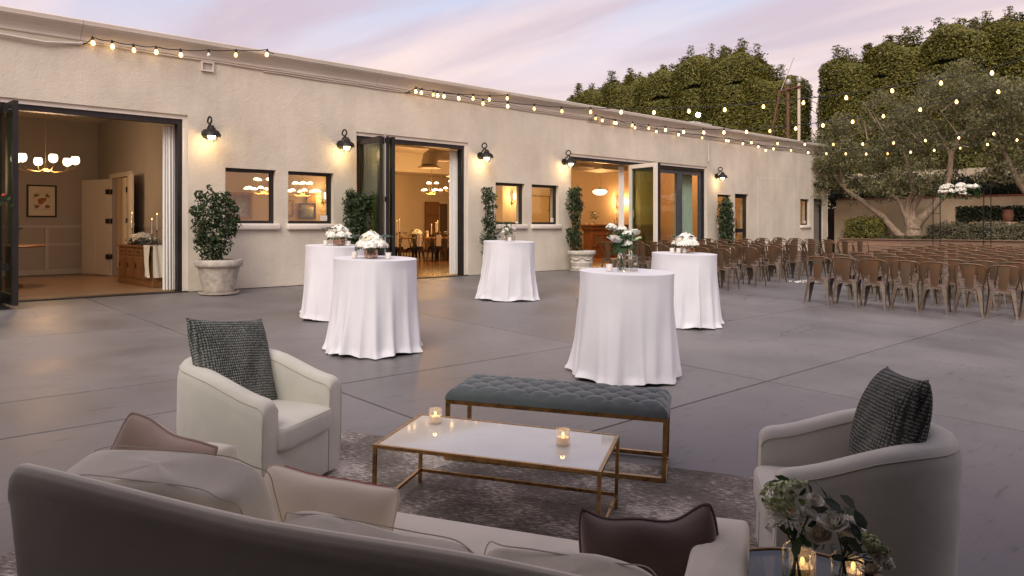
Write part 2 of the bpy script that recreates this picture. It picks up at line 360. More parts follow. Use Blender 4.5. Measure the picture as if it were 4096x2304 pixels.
M['walnut'] = material('trestle_wood', (.16,.08,.035), .5, col2=(.25,.13,.06), vscale=6, stretch=(1,8,8), ramp=(.3,.7))
M['plank'] = material('weathered_redwood', (.15,.088,.058), .8, col2=(.27,.175,.12), vscale=3.2, stretch=(9,.5,9), ramp=(.3,.7), bump=.4, bscale=12, objrand=.2)
M['brick'] = material('red_brick', (.27,.10,.06), .9, var=.2, vscale=12, objrand=.25)
def fabric(name, col, weave=900, var=.06, bump=.25, rough=.9, sheen=.25):
    m = material(name, col, rough, var=var, vscale=3.5, detail=6, sheen=sheen, spec=.05)
    t = m.node_tree; N = t.nodes; L = t.links; b = N['Principled BSDF']
    tcn = N.new('ShaderNodeTexCoord')
    n = N.new('ShaderNodeTexNoise'); L.new(tcn.outputs['Object'], n.inputs['Vector']); n.inputs['Scale'].default_value = weave*.25; n.inputs['Detail'].default_value = 3
    n3 = N.new('ShaderNodeTexNoise'); L.new(tcn.outputs['Object'], n3.inputs['Vector']); n3.inputs['Scale'].default_value = 7; n3.inputs['Detail'].default_value = 3; n3.inputs['Distortion'].default_value = .8
    bp = N.new('ShaderNodeBump'); bp.inputs['Strength'].default_value = bump; bp.inputs['Distance'].default_value = .002; L.new(n.outputs['Fac'], bp.inputs['Height'])
    bp2 = N.new('ShaderNodeBump'); bp2.inputs['Strength'].default_value = .16; bp2.inputs['Distance'].default_value = .02; L.new(n3.outputs['Fac'], bp2.inputs['Height']); L.new(bp.outputs[0], bp2.inputs['Normal'])
    L.new(bp2.outputs[0], b.inputs['Normal']); return m
M['slip'] = fabric('slipcover_linen', (.68,.65,.55))
M['slip_arm'] = fabric('armchair_linen', (.61,.595,.52))
M['seam'] = material('seam_thread', (.50,.46,.39), .9)
M['blush'] = fabric('blush_velvet', (.42,.31,.26), sheen=.6, rough=.7)
M['plum'] = fabric('plum_velvet', (.115,.080,.070), sheen=.5, rough=.7)
M['ivory'] = fabric('ivory_cotton', (.74,.66,.54))
M['redpiping'] = material('red_piping', (.40,.03,.04), .7)
M['velvet'] = material('slate_velvet', (.080,.098,.098), .8, sheen=.45, var=.12, vscale=9)
def knit():
    m = material('knit_wool', (.03,.04,.038), .95, spec=.1)
    t = m.node_tree; N = t.nodes; L = t.links; b = N['Principled BSDF']
    tcn = N.new('ShaderNodeTexCoord')
    mpn = N.new('ShaderNodeMapping'); mpn.inputs['Scale'].default_value = (1,1,1); L.new(tcn.outputs['Object'], mpn.inputs[0])
    w1 = N.new('ShaderNodeTexWave'); w1.bands_direction = 'X'; w1.inputs['Scale'].default_value = 22; w1.inputs['Distortion'].default_value = 5.0; w1.inputs['Detail Scale'].default_value = 8; L.new(mpn.outputs[0], w1.inputs['Vector'])
    w2 = N.new('ShaderNodeTexWave'); w2.bands_direction = 'Z'; w2.inputs['Scale'].default_value = 20; w2.inputs['Distortion'].default_value = 4.0; w2.inputs['Detail Scale'].default_value = 9; L.new(mpn.outputs[0], w2.inputs['Vector'])
    n = N.new('ShaderNodeTexNoise'); L.new(mpn.outputs[0], n.inputs['Vector']); n.inputs['Scale'].default_value = 5; n.inputs['Detail'].default_value = 2
    mu = N.new('ShaderNodeMath'); mu.operation = 'MULTIPLY'; L.new(w1.outputs['Fac'], mu.inputs[0]); L.new(w2.outputs['Fac'], mu.inputs[1])
    ad = N.new('ShaderNodeMath'); ad.operation = 'MULTIPLY_ADD'; L.new(n.outputs['Fac'], ad.inputs[0]); ad.inputs[1].default_value = .55; L.new(mu.outputs[0], ad.inputs[2])
    r = N.new('ShaderNodeValToRGB'); L.new(ad.outputs[0], r.inputs[0]); r.color_ramp.elements[0].position = .30; r.color_ramp.elements[0].color = (.05,.062,.056,1); r.color_ramp.elements[1].position = .88; r.color_ramp.elements[1].color = (.60,.60,.53,1)
    e = r.color_ramp.elements.new(.55); e.color = (.21,.225,.20,1)
    L.new(r.outputs[0], b.inputs['Base Color'])
    bp = N.new('ShaderNodeBump'); bp.inputs['Strength'].default_value = 1; bp.inputs['Distance'].default_value = .012; L.new(ad.outputs[0], bp.inputs['Height']); L.new(bp.outputs[0], b.inputs['Normal'])
    return m
M['knit'] = knit()
def rugmat():
    m = material('distressed_rug', (.06,.045,.038), .95, spec=.1)
    t = m.node_tree; N = t.nodes; L = t.links; b = N['Principled BSDF']
    tcn = N.new('ShaderNodeTexCoord')
    n1 = N.new('ShaderNodeTexNoise'); L.new(tcn.outputs['Object'], n1.inputs['Vector']); n1.inputs['Scale'].default_value = 2.2; n1.inputs['Detail'].default_value = 4
    mpn = N.new('ShaderNodeMapping'); mpn.inputs['Scale'].default_value = (14, 44, 1); L.new(tcn.outputs['Object'], mpn.inputs[0])
    n2 = N.new('ShaderNodeTexNoise'); L.new(mpn.outputs[0], n2.inputs['Vector']); n2.inputs['Scale'].default_value = 1.6; n2.inputs['Detail'].default_value = 6; n2.inputs['Roughness'].default_value = .7
    ma = N.new('ShaderNodeMath'); ma.operation = 'MULTIPLY_ADD'; L.new(n1.outputs['Fac'], ma.inputs[0]); ma.inputs[1].default_value = .8; L.new(n2.outputs['Fac'], ma.inputs[2])
    r = N.new('ShaderNodeValToRGB'); L.new(ma.outputs[0], r.inputs[0])
    r.color_ramp.elements[0].position = .72; r.color_ramp.elements[0].color = (.10,.086,.074,1)
    r.color_ramp.elements[1].position = 1.12; r.color_ramp.elements[1].color = (.50,.45,.40,1)
    e = r.color_ramp.elements.new(.90); e.color = (.18,.158,.135,1)
    e = r.color_ramp.elements.new(.99); e.color = (.31,.275,.238,1)
    L.new(r.outputs[0], b.inputs['Base Color'])
    bp = N.new('ShaderNodeBump'); bp.inputs['Strength'].default_value = .6; bp.inputs['Distance'].default_value = .006; L.new(n2.outputs['Fac'], bp.inputs['Height']); L.new(bp.outputs[0], b.inputs['Normal'])
    return m
M['rug'] = rugmat()
def rusty():
    m = material('rusty_gunmetal', (.13,.085,.055), .42, metal=.7, var=.3, vscale=9)
    t = m.node_tree; N = t.nodes; L = t.links; b = N['Principled BSDF']
    tcn = N.new('ShaderNodeTexCoord'); oi = N.new('ShaderNodeObjectInfo')
    av = N.new('ShaderNodeVectorMath'); av.operation = 'ADD'
    cx = N.new('ShaderNodeCombineXYZ'); mm = N.new('ShaderNodeMath'); mm.operation = 'MULTIPLY'; mm.inputs[1].default_value = 40; L.new(oi.outputs['Random'], mm.inputs[0]); L.new(mm.outputs[0], cx.inputs[0]); L.new(mm.outputs[0], cx.inputs[2])
    L.new(tcn.outputs['Object'], av.inputs[0]); L.new(cx.outputs[0], av.inputs[1])
    n = N.new('ShaderNodeTexNoise'); L.new(av.outputs[0], n.inputs['Vector']); n.inputs['Scale'].default_value = 7; n.inputs['Detail'].default_value = 8; n.inputs['Roughness'].default_value = .65
    r = N.new('ShaderNodeValToRGB'); L.new(n.outputs['Fac'], r.inputs[0])
    r.color_ramp.elements[0].position = .34; r.color_ramp.elements[0].color = (.17,.135,.095,1)
    r.color_ramp.elements[1].position = .72; r.color_ramp.elements[1].color = (.20,.085,.04,1)
    e = r.color_ramp.elements.new(.50); e.color = (.17,.105,.06,1)
    L.new(r.outputs[0], b.inputs['Base Color'])
    mr = N.new('ShaderNodeMapRange'); L.new(n.outputs['Fac'], mr.inputs[0]); mr.inputs[1].default_value = .35; mr.inputs[2].default_value = .7; mr.inputs[3].default_value = .34; mr.inputs[4].default_value = .7; L.new(mr.outputs[0], b.inputs['Roughness'])
    return m
M['rusty'] = rusty()
M['rust_seat'] = material('worn_elm_seat', (.115,.062,.04), .55, var=.25, vscale=12, objrand=.15)
M['mirror'] = material('antique_mirror', (.30,.27,.22), .12, metal=1.0, var=.3, vscale=6)
M['gilt'] = material('gilt_frame', (.30,.17,.05), .45, metal=.8, var=.35, vscale=30, bump=.6, bscale=60)
M['paper'] = material('print_paper', (.62,.55,.42), .8, var=.03)
M['shell1'] = material('shell_ink', (.20,.13,.08), .8, var=.4, vscale=30)
M['shell2'] = material('shell_ink_red', (.34,.13,.06), .8, var=.4, vscale=24)
M['clear'] = glassmat('clear_glass', (.97,.97,.96), .8, ior=1.45)
M['clear_side'] = glassmat('smoked_glass', (.86,.80,.74), 1.0, ior=1.5)
M['mercury'] = material('mercury_glass', (.55,.38,.30), .16, metal=.9, var=.55, vscale=22, detail=8)
M['white_stone'] = material('antiqued_mirror_top', (.70,.67,.57), .05, var=.06, vscale=3, detail=7, spec=.5, coat=.0)
M['sticker'] = material('sticker_white', (.75,.72,.70), .6)
M['ink'] = material('print_ink', (.05,.045,.045), .7)
M['plaster_duct'] = material('painted_duct', (.62,.54,.42), .55)
M['napkin'] = material('napkin', (.75,.70,.60), .9)

# ------------------------------------------------------------------ ground
terr = MB(); terr.add([(-400,-400,-2.2),(600,-400,-2.2),(600,600,-2.2),(-400,600,-2.2)], [(0,1,2,3)])
terr.build('terrain', material('dry_ground', (.16,.14,.10), .95, var=.2, vscale=.2), kind='structure')
patio = MB()
xs = [-14 + 3.5*i for i in range(15)]; patio.add([(-14,-9,G(-9)-.05),(35.2,-9,G(-9)-.05),(35.2,14,G(14)-.05),(-14,14,G(14)-.05)], [(0,1,2,3)])
patio_o = patio.build('patio', M['joint'], kind='structure')
def slab(x0, x1, y0, y1):
    g = .011; b = MB(); x0 += g; x1 -= g; y0 += g; y1 -= g; ch = .004
    vs = []
    for (ox, dz) in ((0, -.12), (0, -ch), (ch, 0)):
        for (x, y) in ((x0+ox, y0+ox), (x1-ox, y0+ox), (x1-ox, y1-ox), (x0+ox, y1-ox)): vs.append((x, y, G(y)+dz))
    fs = [(8,9,10,11)]
    for k in (0, 4):
        for j in range(4): fs.append((k+j, k+(j+1)%4, k+4+(j+1)%4, k+4+j))
    b.add(vs, fs); b.build('slab', M['concrete'], patio_o)
ylines = [-9, -3.3, .2, 3.7, 6.15, 10.45, 14.0]
for i in range(14):
    for j in range(6):
        if xs[i+1] <= 3.6 and j == 4:
            slab(xs[i], xs[i+1], 6.15, 7.22); slab(xs[i], xs[i+1], 7.22, 10.45)
        else: slab(xs[i], min(xs[i+1], 35.2), ylines[j], ylines[j+1])

# ------------------------------------------------------------------ building
bld = empty('venue_building', (0,14,0), 0, 'long low beige stucco event building with folding glass doors and lit rooms', 'building')
bld.matrix_world = Matrix.Identity(4)
FY = 14.0; WT = .32
def wall_holes(x0, x1, z0, z1, y0, y1, holes):
    b = MB()
    cx_ = sorted(set([x0, x1] + [h[0] for h in holes] + [h[1] for h in holes])); cz_ = sorted(set([z0, z1] + [h[2] for h in holes] + [h[3] for h in holes]))
    for i in range(len(cx_)-1):
        for j in range(len(cz_)-1):
            a, c, d, e_ = cx_[i], cx_[i+1], cz_[j], cz_[j+1]
            if any(h[0] <= (a+c)/2 <= h[1] and h[2] <= (d+e_)/2 <= h[3] for h in holes): continue
            b.add([(a,y0,d),(c,y0,d),(c,y0,e_),(a,y0,e_)], [(0,1,2,3)]); b.add([(a,y1,d),(c,y1,d),(c,y1,e_),(a,y1,e_)], [(3,2,1,0)])
    for (a, c, d, e_) in holes:
        b.add([(a,y0,d),(a,y1,d),(a,y1,e_),(a,y0,e_)], [(0,1,2,3)]); b.add([(c,y0,d),(c,y1,d),(c,y1,e_),(c,y0,e_)], [(3,2,1,0)])
        b.add([(a,y0,e_),(c,y0,e_),(c,y1,e_),(a,y1,e_)], [(3,2,1,0)]); b.add([(a,y0,d),(c,y0,d),(c,y1,d),(a,y1,d)], [(0,1,2,3)])
    for xx in (x0, x1): b.add([(xx,y0,z0),(xx,y1,z0),(xx,y1,z1),(xx,y0,z1)], [(0,1,2,3)])
    b.add([(x0,y0,z1),(x1,y0,z1),(x1,y1,z1),(x0,y1,z1)], [(0,1,2,3)])
    return b
WIN = [(5.86,6.87), (7.13,8.15), (12.72,13.74), (14.0,15.03), (23.05,23.92), (29.22,30.02)]
holes = [(1.72,5.17,-.02,3.21), (8.70,11.82,-.02,3.22), (15.53,22.40,-.02,3.21), (24.20,25.12,-.02,2.36), (30.40,31.24,-.02,2.34)] + [(a,b,1.25,2.30) for a,b in WIN]
wall_holes(-7, 31.67, -.7, 4.36, FY, FY+WT, holes).build('facade_wall', M['stucco'], bld)
# small round-shouldered lips round the openings
# return wall at the far end, back wall, roof
b = MB(); b.box((31.35,FY+WT,-.7),(31.67,25.2,4.36)); b.build('end_wall', M['stucco'], bld)
b = MB(); b.box((-7,25.0,-.7),(31.35,25.3,4.36)); b.build('rear_wall', M['stucco'], bld)
b = MB(); b.box((-7,FY+WT,4.12),(31.35,25.0,4.26)); b.build('roof', M['roof'], bld)
prof = [(.02,4.27),(-.02,4.275),(-.028,4.30),(-.02,4.31),(-.035,4.345),(-.075,4.40),(-.125,4.45),(-.165,4.485),(-.17,4.50),(-.185,4.505),(-.19,4.53),(-.20,4.57),(-.19,4.585),(.35,4.595),(.35,4.37),(.02,4.37)]
def cornice(x0, x1, nm):
    b = MB(); n = len(prof)
    b.add([(x0, FY+p[0], p[1]) for p in prof] + [(x1, FY+p[0], p[1]) for p in prof], [(i, (i+1)%n, n+(i+1)%n, n+i) for i in range(n)] + [tuple(range(n-1,-1,-1)), tuple(range(n,2*n))])
    b.build(nm, M['cornice'], bld)
cx0 = -7.0
for x1 in (3.43, 9.2, 14.9, 20.6, 26.2, 31.86):
    cornice(cx0, x1-.006, 'cornice'); cx0 = x1
# conduits that run along under the cornice
for (z, y, x0, x1, r) in ((4.245,13.975,3.4,31.5,.014),(4.205,13.978,6.6,31.4,.011),(4.165,13.978,16.2,31.2,.010)):
    b = MB(); pts = [(x0 + (x1-x0)*i/60, y, z + .006*math.sin(i*1.7)) for i in range(61)]; b.tube(pts, r, 6); b.build('conduit', M['conduit'], bld, True)
b = MB(); b.tube([(-2,13.97,4.25),(1.2,13.97,4.24),(2.2,13.95,4.18),(2.9,13.95,4.15),(3.45,13.97,4.22)], .022, 6); b.build('conduit', M['conduit'], bld, True)
b = MB(); b.tube([(22.4,13.97,4.02),(22.4,13.95,3.45),(22.38,13.95,3.40)], .016, 6); b.build('downpipe', M['conduit'], bld, True)
b = MB(); b.tube([(31.62,13.97,2.45),(31.60,13.97,1.5),(31.63,13.97,1.2),(31.63,13.97,.75)], .018, 6); b.build('downpipe', M['conduit'], bld, True)
# scupper vent
sv = MB(); sv.box((5.40,13.95,4.05),(5.63,14.02,4.075)); sv.box((5.40,13.95,4.205),(5.63,14.02,4.23)); sv.box((5.40,13.95,4.075),(5.425,14.02,4.205)); sv.box((5.605,13.95,4.075),(5.63,14.02,4.205))
svo = sv.build('scupper', M['stucco_trim'], bld)
b = MB(); b.box((5.425,13.985,4.075),(5.605,13.995,4.205)); b.build('scupper_back', material('scupper_inside', (.45,.40,.35), .8), bld)
# control joints
for (a, c) in (((25.8,13.996,-.1),(25.83,14.0,3.02)), ((28.62,13.996,-.1),(28.65,14.0,3.02)), ((25.83,13.996,2.995),(28.62,14.0,3.02))):
    b = MB(); b.box(a, c); b.build('control_joint', M['stucco_trim'], bld)
# windows
txt_cache = {}
def text_mesh(s, size):
    if (s, size) in txt_cache: return txt_cache[(s,size)]
    cu = bpy.data.curves.new('lettering', 'FONT'); cu.body = s; cu.size = size; cu.align_x = 'CENTER'; cu.align_y = 'CENTER'; cu.resolution_u = 2
    o = bpy.data.objects.new('lettering', cu); C.objects.link(o); bpy.context.view_layer.update()
    me = bpy.data.meshes.new_from_object(o.evaluated_get(bpy.context.evaluated_depsgraph_get())); bpy.data.objects.remove(o); txt_cache[(s,size)] = me; return me
def text(name, s, size, M4, mat, parent):
    me = text_mesh(s, size).copy(); me.materials.clear(); me.materials.append(mat); me.transform(M4); return link(name, me, parent)
RX90 = Matrix.Rotation(math.pi/2, 4, 'X')
for k, (a, c) in enumerate(WIN):
    w = empty('window'); w.parent = bld
    y0, y1 = FY+.10, FY+.16
    ft = .055
    fr = MB(); fr.box((a,y0,1.25),(c,y1,1.25+ft)); fr.box((a,y0,2.30-ft*1.2),(c,y1,2.30)); fr.box((a,y0,1.25+ft),(a+ft*.5,y1,2.30-ft*1.2)); fr.box((c-ft*1.3,y0,1.25+ft),(c,y1,2.30-ft*1.2))
    fr.build('frame', M['bronze'], w)
    p = MB(); p.box((a+ft*.5,y0+.028,1.25+ft),(c-ft*1.3,y0+.032,2.30-ft*1.2)); p.build('pane', M['glass'], w)
    s = MB(); s.bbox((a-.03,FY-.07,1.125),(c+.07,FY+.09,1.246), .022); s.build('sill', M['stucco_trim'], w, True)
    if k >= 1 and k != 2:
        st = MB(); sw = .15 if k == 1 else .10; sx = c-ft*1.3-sw-.01; st.box((sx,y0+.020,1.25+ft+.01),(sx+sw,y0+.0275,1.25+ft+.115)); st.build('sticker', M['sticker'], w)
        if k == 1:
            text('lettering', 'O.H.G.', .045, Matrix.Translation((sx+sw/2,y0+.019,1.25+ft+.075)) @ RX90, M['ink'], w)
            ln = MB(); ln.box((sx+.02,y0+.0185,1.25+ft+.033),(sx+sw-.02,y0+.0195,1.25+ft+.039)); ln.build('printed_line', M['ink'], w)
        else:
            ln = MB(); ln.box((sx+.025,y0+.0185,1.25+ft+.035),(sx+sw-.025,y0+.0195,1.25+ft+.085)); ln.build('printed_mark', material('faded_print', (.42,.37,.36), .7), w)
# frames of the three wide openings
def opening_frame(a, c, zt, sill=True):
    f = empty('door_frame'); f.parent = bld
    y0, y1 = FY+.09, FY+.22
    bw = .075
    t = MB(); t.box((a,FY+.035,zt-bw),(c,y0+.02,zt+.001)); t.build('band', M['stucco_trim'], f)
    t = MB(); t.box((c-bw,FY+.035,-.01),(c+.001,y0+.02,zt-bw)); t.build('band', M['stucco_trim'], f)
    t = MB(); t.box((a,y0-.02,zt-bw-.095),(c-bw,y1,zt-bw)); t.build('head', M['bronze'], f)
    t = MB(); t.box((c-bw-.075,y0-.02,.02),(c-bw,y1,zt-bw-.095)); t.build('jamb', M['bronze'], f)
    t = MB(); t.box((a,y0,.02),(a+.06,y1,zt-bw-.095)); t.build('jamb', M['bronze'], f)
    t = MB(); t.box((a,FY-.02,-.02),(c,y1+.02,.022)); t.build('threshold', material('threshold_metal', (.05,.035,.028), .5, metal=.5), f)
opening_frame(1.72, 5.17, 3.21); opening_frame(8.70, 11.82, 3.22); opening_frame(15.53, 22.40, 3.21)
def leaf(x0, y0, x1, y1, z0, z1, fmat, gmat, handle=None, th=.07, st=.10):
    """folding door leaf standing between two plan points"""
    d = Vector((x1-x0, y1-y0, 0)); Ln = d.length; ang = math.atan2(d.y, d.x)
    Mx = Matrix.Translation((x0,y0,0)) @ Matrix.Rotation(ang,4,'Z')
    o = empty('folding_door_leaf'); o.parent = bld
    f = MB(); f.box((0,-th/2,z0),(st,th/2,z1),Mx); f.box((Ln-st,-th/2,z0),(Ln,th/2,z1),Mx); f.box((st,-th/2,z0),(Ln-st,th/2,z0+.16),Mx); f.box((st,-th/2,z1-st),(Ln-st,th/2,z1),Mx); f.build('frame', fmat, o)
    g = MB(); g.box((st,-.006,z0+.16),(Ln-st,.006,z1-st),Mx); g.build('pane', gmat, o)
    if handle is not None:
        s = handle
        h = MB(); h.box((Ln-.065,s*th/2,1.02),(Ln-.03,s*(th/2+.01),1.28),Mx); h.tube([(Ln-.047,s*(th/2+.01),1.16),(Ln-.047,s*(th/2+.055),1.16),(Ln-.16,s*(th/2+.06),1.16)],.010,6,M=Mx); h.build('handle', M['black'], o)
    return o
def hinges(x, y, zs):
    for z in zs:
        b = MB(); b.box((x-.03,y-.05,z-.05),(x+.03,y+.0,z+.05)); b.build('hinge', M['black'], bld)
leaf(2.16,14.08,2.12,13.06,.03,3.04,M['bronze'],M['glass_green']); leaf(2.30,14.08,2.34,13.02,.03,3.04,M['bronze'],M['glass_green'],1)
hinges(2.21,13.03,(.6,1.6,2.9))
leaf(8.80,14.08,8.66,13.0,.03,3.04,M['bronze'],M['glass_green']); leaf(8.93,14.08,8.81,12.98,.03,3.04,M['bronze'],M['glass_green']); leaf(9.03,14.08,8.96,12.99,.03,3.04,M['bronze'],M['glass_green'])
b = MB(); b.box((8.715,12.955,.05),(8.745,12.975,3.1)); b.build('edge_strip', material('bare_aluminium', (.6,.6,.6), .35, metal=.9), bld); hinges(8.75,12.95,(.6,1.75,2.95))
leaf(18.25,14.08,18.02,12.92,.03,3.04,M['cream'],M['glass_green'],1,st=.115); leaf(18.38,14.08,18.20,12.95,.03,3.04,M['bronze'],M['glass_green'])
for (a, c) in ((18.44,19.71),(19.715,20.97),(20.975,22.24)): leaf(a,14.16,c,14.16,.03,3.03,M['bluegrey'],M['glass'],st=.125)
# exit door (glazed, orange-lit) and grey panel door
ed = empty('exit_door'); ed.parent = bld
f = MB(); f.box((24.20,FY+.08,0),(24.27,FY+.16,2.36)); f.box((25.0,FY+.08,0),(25.12,FY+.16,2.36)); f.box((24.27,FY+.08,2.22),(25.0,FY+.16,2.36)); f.box((24.27,FY+.09,.98),(25.0,FY+.15,1.12)); f.box((24.27,FY+.08,.0),(25.0,FY+.16,.12)); f.build('frame', M['black'], ed)
f = MB(); f.box((24.27,FY+.118,1.12),(25.0,FY+.122,2.22)); f.box((24.27,FY+.118,.12),(25.0,FY+.122,.98)); f.build('pane', M['glass'], ed)
f = MB(); f.tube([(24.36,FY+.09,.85),(24.36,FY+.03,.88),(24.36,FY+.03,1.38),(24.36,FY+.09,1.41)],.014,8); f.build('handle', M['black'], ed, True)
pd = empty('panel_door'); pd.parent = bld
f = MB(); f.box((30.40,FY+.09,0),(30.44,FY+.17,2.34)); f.box((31.13,FY+.05,0),(31.24,FY+.17,2.34)); f.box((30.44,FY+.09,2.29),(31.13,FY+.17,2.34)); f.build('frame', M['black'], pd)
for k in range(5):
    f = MB(); f.bbox((30.445,FY+.10,.02+.454*k),(31.125,FY+.14,.02+.454*k+.446),.008); f.build('panel', material('grey_door_paint', (.17,.155,.14), .6) if k == 0 else bpy.data.materials['grey_door_paint'], pd)
# curtains
def curtain(x0, y0, x1, y1, z0, z1, folds, amp, mat=None, par=None):
    b = MB(); d = Vector((x1-x0,y1-y0,0)); Ln = d.length; d.normalize(); nrm = Vector((-d.y,d.x,0)); ph = RNG.random()*6
    def fn(u, v):
        a = amp*(.6+.4*(1-v))*math.sin(u*folds*2*math.pi+ph+.3*math.sin(v*3)) + .3*amp*math.sin(u*folds*4.3+v*2)
        p = Vector((x0,y0,0)) + d*(Ln*u) + nrm*a; return (p.x,p.y,z0+(z1-z0)*v)
    b.grid(fn, folds*10+1, 12); return b.build('curtain', mat or M['curtain'], par or bld, True)
curtain(4.84,14.30,5.08,14.28,.04,3.03,5,.032); curtain(11.50,14.30,11.73,14.28,.04,3.04,5,.032); curtain(18.04,14.34,18.26,14.32,.04,3.03,5,.032)
curtain(21.2,14.46,22.2,14.46,.05,3.1,9,.05, material('sage_curtain', (.45,.55,.46), .85))

# ---- rooms inside: walls, floors, ceilings are parts of the building
b = MB(); b.box((-2.0,FY+.0,-.3),(5.50,20.9,.010)); b.build('room_floor', M['floor1'], bld)
b = MB(); b.box((5.50,FY+.0,-.3),(31.35,24.0,.010)); b.build('room_floor', M['floor2'], bld)
def room_wall(a, c, mat, nm='room_wall'):
    b = MB(); b.box(a, c); return b.build(nm, mat, bld)
room_wall((-2.0,20.9,.01),(5.5,21.05,3.9), M['paint_in'])
room_wall((-2.15,FY+WT,.01),(-2.0,20.9,3.9), M['paint_in'])
b = MB()  # partition with doorway y 18.3..19.72
for (y0,y1,z0,z1) in ((FY+WT,18.3,.01,3.9),(19.72,21.05,.01,3.9),(18.3,19.72,2.34,3.9)): b.box((5.5,y0,z0),(5.62,y1,z1))
b.build('partition_wall', M['paint_in'], bld)
room_wall((-2.0,FY+WT,3.78),(5.5,20.9,3.9), M['ceil_in'], 'ceiling'); room_wall((5.62,FY+WT,3.82),(31.35,24.0,3.94), M['ceil_in'], 'ceiling')
room_wall((5.62,23.7,.01),(19.1,23.85,3.82), M['paint_in2']); room_wall((18.98,20.5,.01),(19.1,23.7,3.82), M['paint_in2']); room_wall((19.1,20.5,.01),(31.35,20.65,3.82), M['paint_in2'])
room_wall((5.62,22.2,3.15),(18.98,23.7,3.82), M['ceil_in'], 'soffit'); room_wall((8.4,17.2,3.45),(18.98,17.6,3.82), M['ceil_in'], 'soffit')
room_wall((13.7,20.6,.01),(14.0,20.9,3.82), M['paint_in2'], 'column')
# little lobby behind the glazed exit door
LOB = material('lobby_paint', (.55,.40,.27), .7)
room_wall((25.9,FY+WT,.01),(26.02,20.5,3.82), LOB, 'lobby_wall'); 
# wainscot battens, room 1
M['batten'] = material('batten_lit_tone', (.46,.44,.41), .6)  # lighter than the wall: light on the relief, put into the colour
for (x0, x1, z0, z1) in ((-2,5.5,1.16,1.22),(-2,5.5,.73,.78),(-2,5.5,.03,.16)):
    b = MB(); b.box((x0,20.86,z0),(x1,20.9,z1)); b.build('wainscot_rail', M['batten'], bld)
for x in (1.2,2.3,3.35,4.35,5.3):
    b = MB(); b.box((x,20.862,.16),(x+.07,20.9,1.16)); b.build('wainscot_batten', M['batten'], bld)
for z in (.03,.75,1.16):
    b = MB(); b.box((5.478,FY+WT,z),(5.5,18.2,z+.06)); b.build('wainscot_rail', M['paint_in'], bld)
for (x0,x1,y) in ((5.62,18.98,23.7),):
    for z in (.05,.95):
        b = MB(); b.box((x0,y-.03,z),(x1,y,z+.09)); b.build('wainscot_rail', M['paint_in2'], bld)
for z in (.05,1.05):
    b = MB(); b.box((19.1,20.47,z),(31.3,20.5,z+.07)); b.build('wainscot_rail', M['paint_in2'], bld)
# doorway casing + the two white leaves
b = MB(); b.box((5.465,18.2,.01),(5.5,18.3,2.44)); b.box((5.465,19.72,.01),(5.5,19.82,2.44)); b.box((5.465,18.3,2.34),(5.5,19.72,2.44)); b.build('door_casing', M['ceil_in'], bld)
def battened_leaf(x0,y0,x1,y1):
    d = Vector((x1-x0,y1-y0,0)); Ln = d.length; Mx = Matrix.Translation((x0,y0,.02)) @ Matrix.Rotation(math.atan2(d.y,d.x),4,'Z')
    o = empty('interior_door'); o.parent = bld
    f = MB(); f.box((0,-.022,0),(Ln,.022,2.3),Mx); f.build('panel', M['ceil_in'], o)
    for (a,c) in (((.02,-.04,.02),(Ln-.02,.04,.2)),((.02,-.04,.78),(Ln-.02,.04,.84)),((.02,-.04,1.18),(Ln-.02,.04,1.26)),((Ln*.46,-.036,.2),(Ln*.54,.036,.78)),((Ln*.46,-.036,.84),(Ln*.54,.036,1.18))):
        f = MB(); f.box(a,c,Mx); f.build('batten', M['ceil_in'], o)
    for z in (.45,1.3,2.0):
        f = MB(); f.box((-.06,-.05,z-.06),(.06,-.022,z+.06),Mx); f.box((-.06,.022,z-.06),(.06,.05,z+.06),Mx); f.build('hinge', M['black'], o)
battened_leaf(5.44,19.74,5.12,20.72); battened_leaf(5.44,18.28,5.25,17.35)
curtain(5.70,19.35,5.74,19.7,.03,2.4,4,.03)
b = MB(); b.box((4.9,17.5,3.3),(5.495,17.9,3.7)); b = MB(); b.box((5.47,15.3,3.25),(5.5,15.75,3.6)); b.build('air_grille', M['ceil_in'], bld)
# ceiling duct in the hall
b = MB(); b.tube([(15.6,18.6,3.45),(14.6,18.4,3.44),(14.15,18.3,3.40),(13.92,18.25,3.28),(13.86,18.23,3.02)], .24, 18); b.lathe([(.26,0),(.36,-.05),(.36,-.07),(.10,-.06)],18,Matrix.Translation((13.86,18.23,3.02))); b.build('air_duct', M['plaster_duct'], bld, True)
b = MB(); b.tube([(20.2,20.0,3.3),(16.9,19.8,3.3),(16.4,19.8,3.2),(16.3,19.8,2.95)], .26, 18); b.lathe([(.28,0),(.42,-.05),(.42,-.07),(.10,-.06)],18,Matrix.Translation((16.3,19.8,2.95))); b.build('air_duct', M['plaster_duct'], bld, True)
b = MB(); b.box((18.3,15.2,3.0),(19.6,16.4,3.8)); b.lathe([(.3,.1),(.5,.0),(.5,-.03),(.1,-.02)],20,Matrix.Translation((17.3,15.3,3.0))); b.build('air_duct', M['plaster_duct'], bld)
# unseen roof and walls added behind the camera to shade the sofa
pr = MB(); pr.box((-5,-2.8,-1),(5,-2.5,2.95)); pr.box((-5,-2.8,2.95),(3.0,2.1,3.1)); pr.box((-1.9,-2.5,-1),(-1.6,4.4,2.95)); pr.build('unseen_shade_cover', material('shade_cover_dark',(.06,.045,.036),.8), kind='structure')
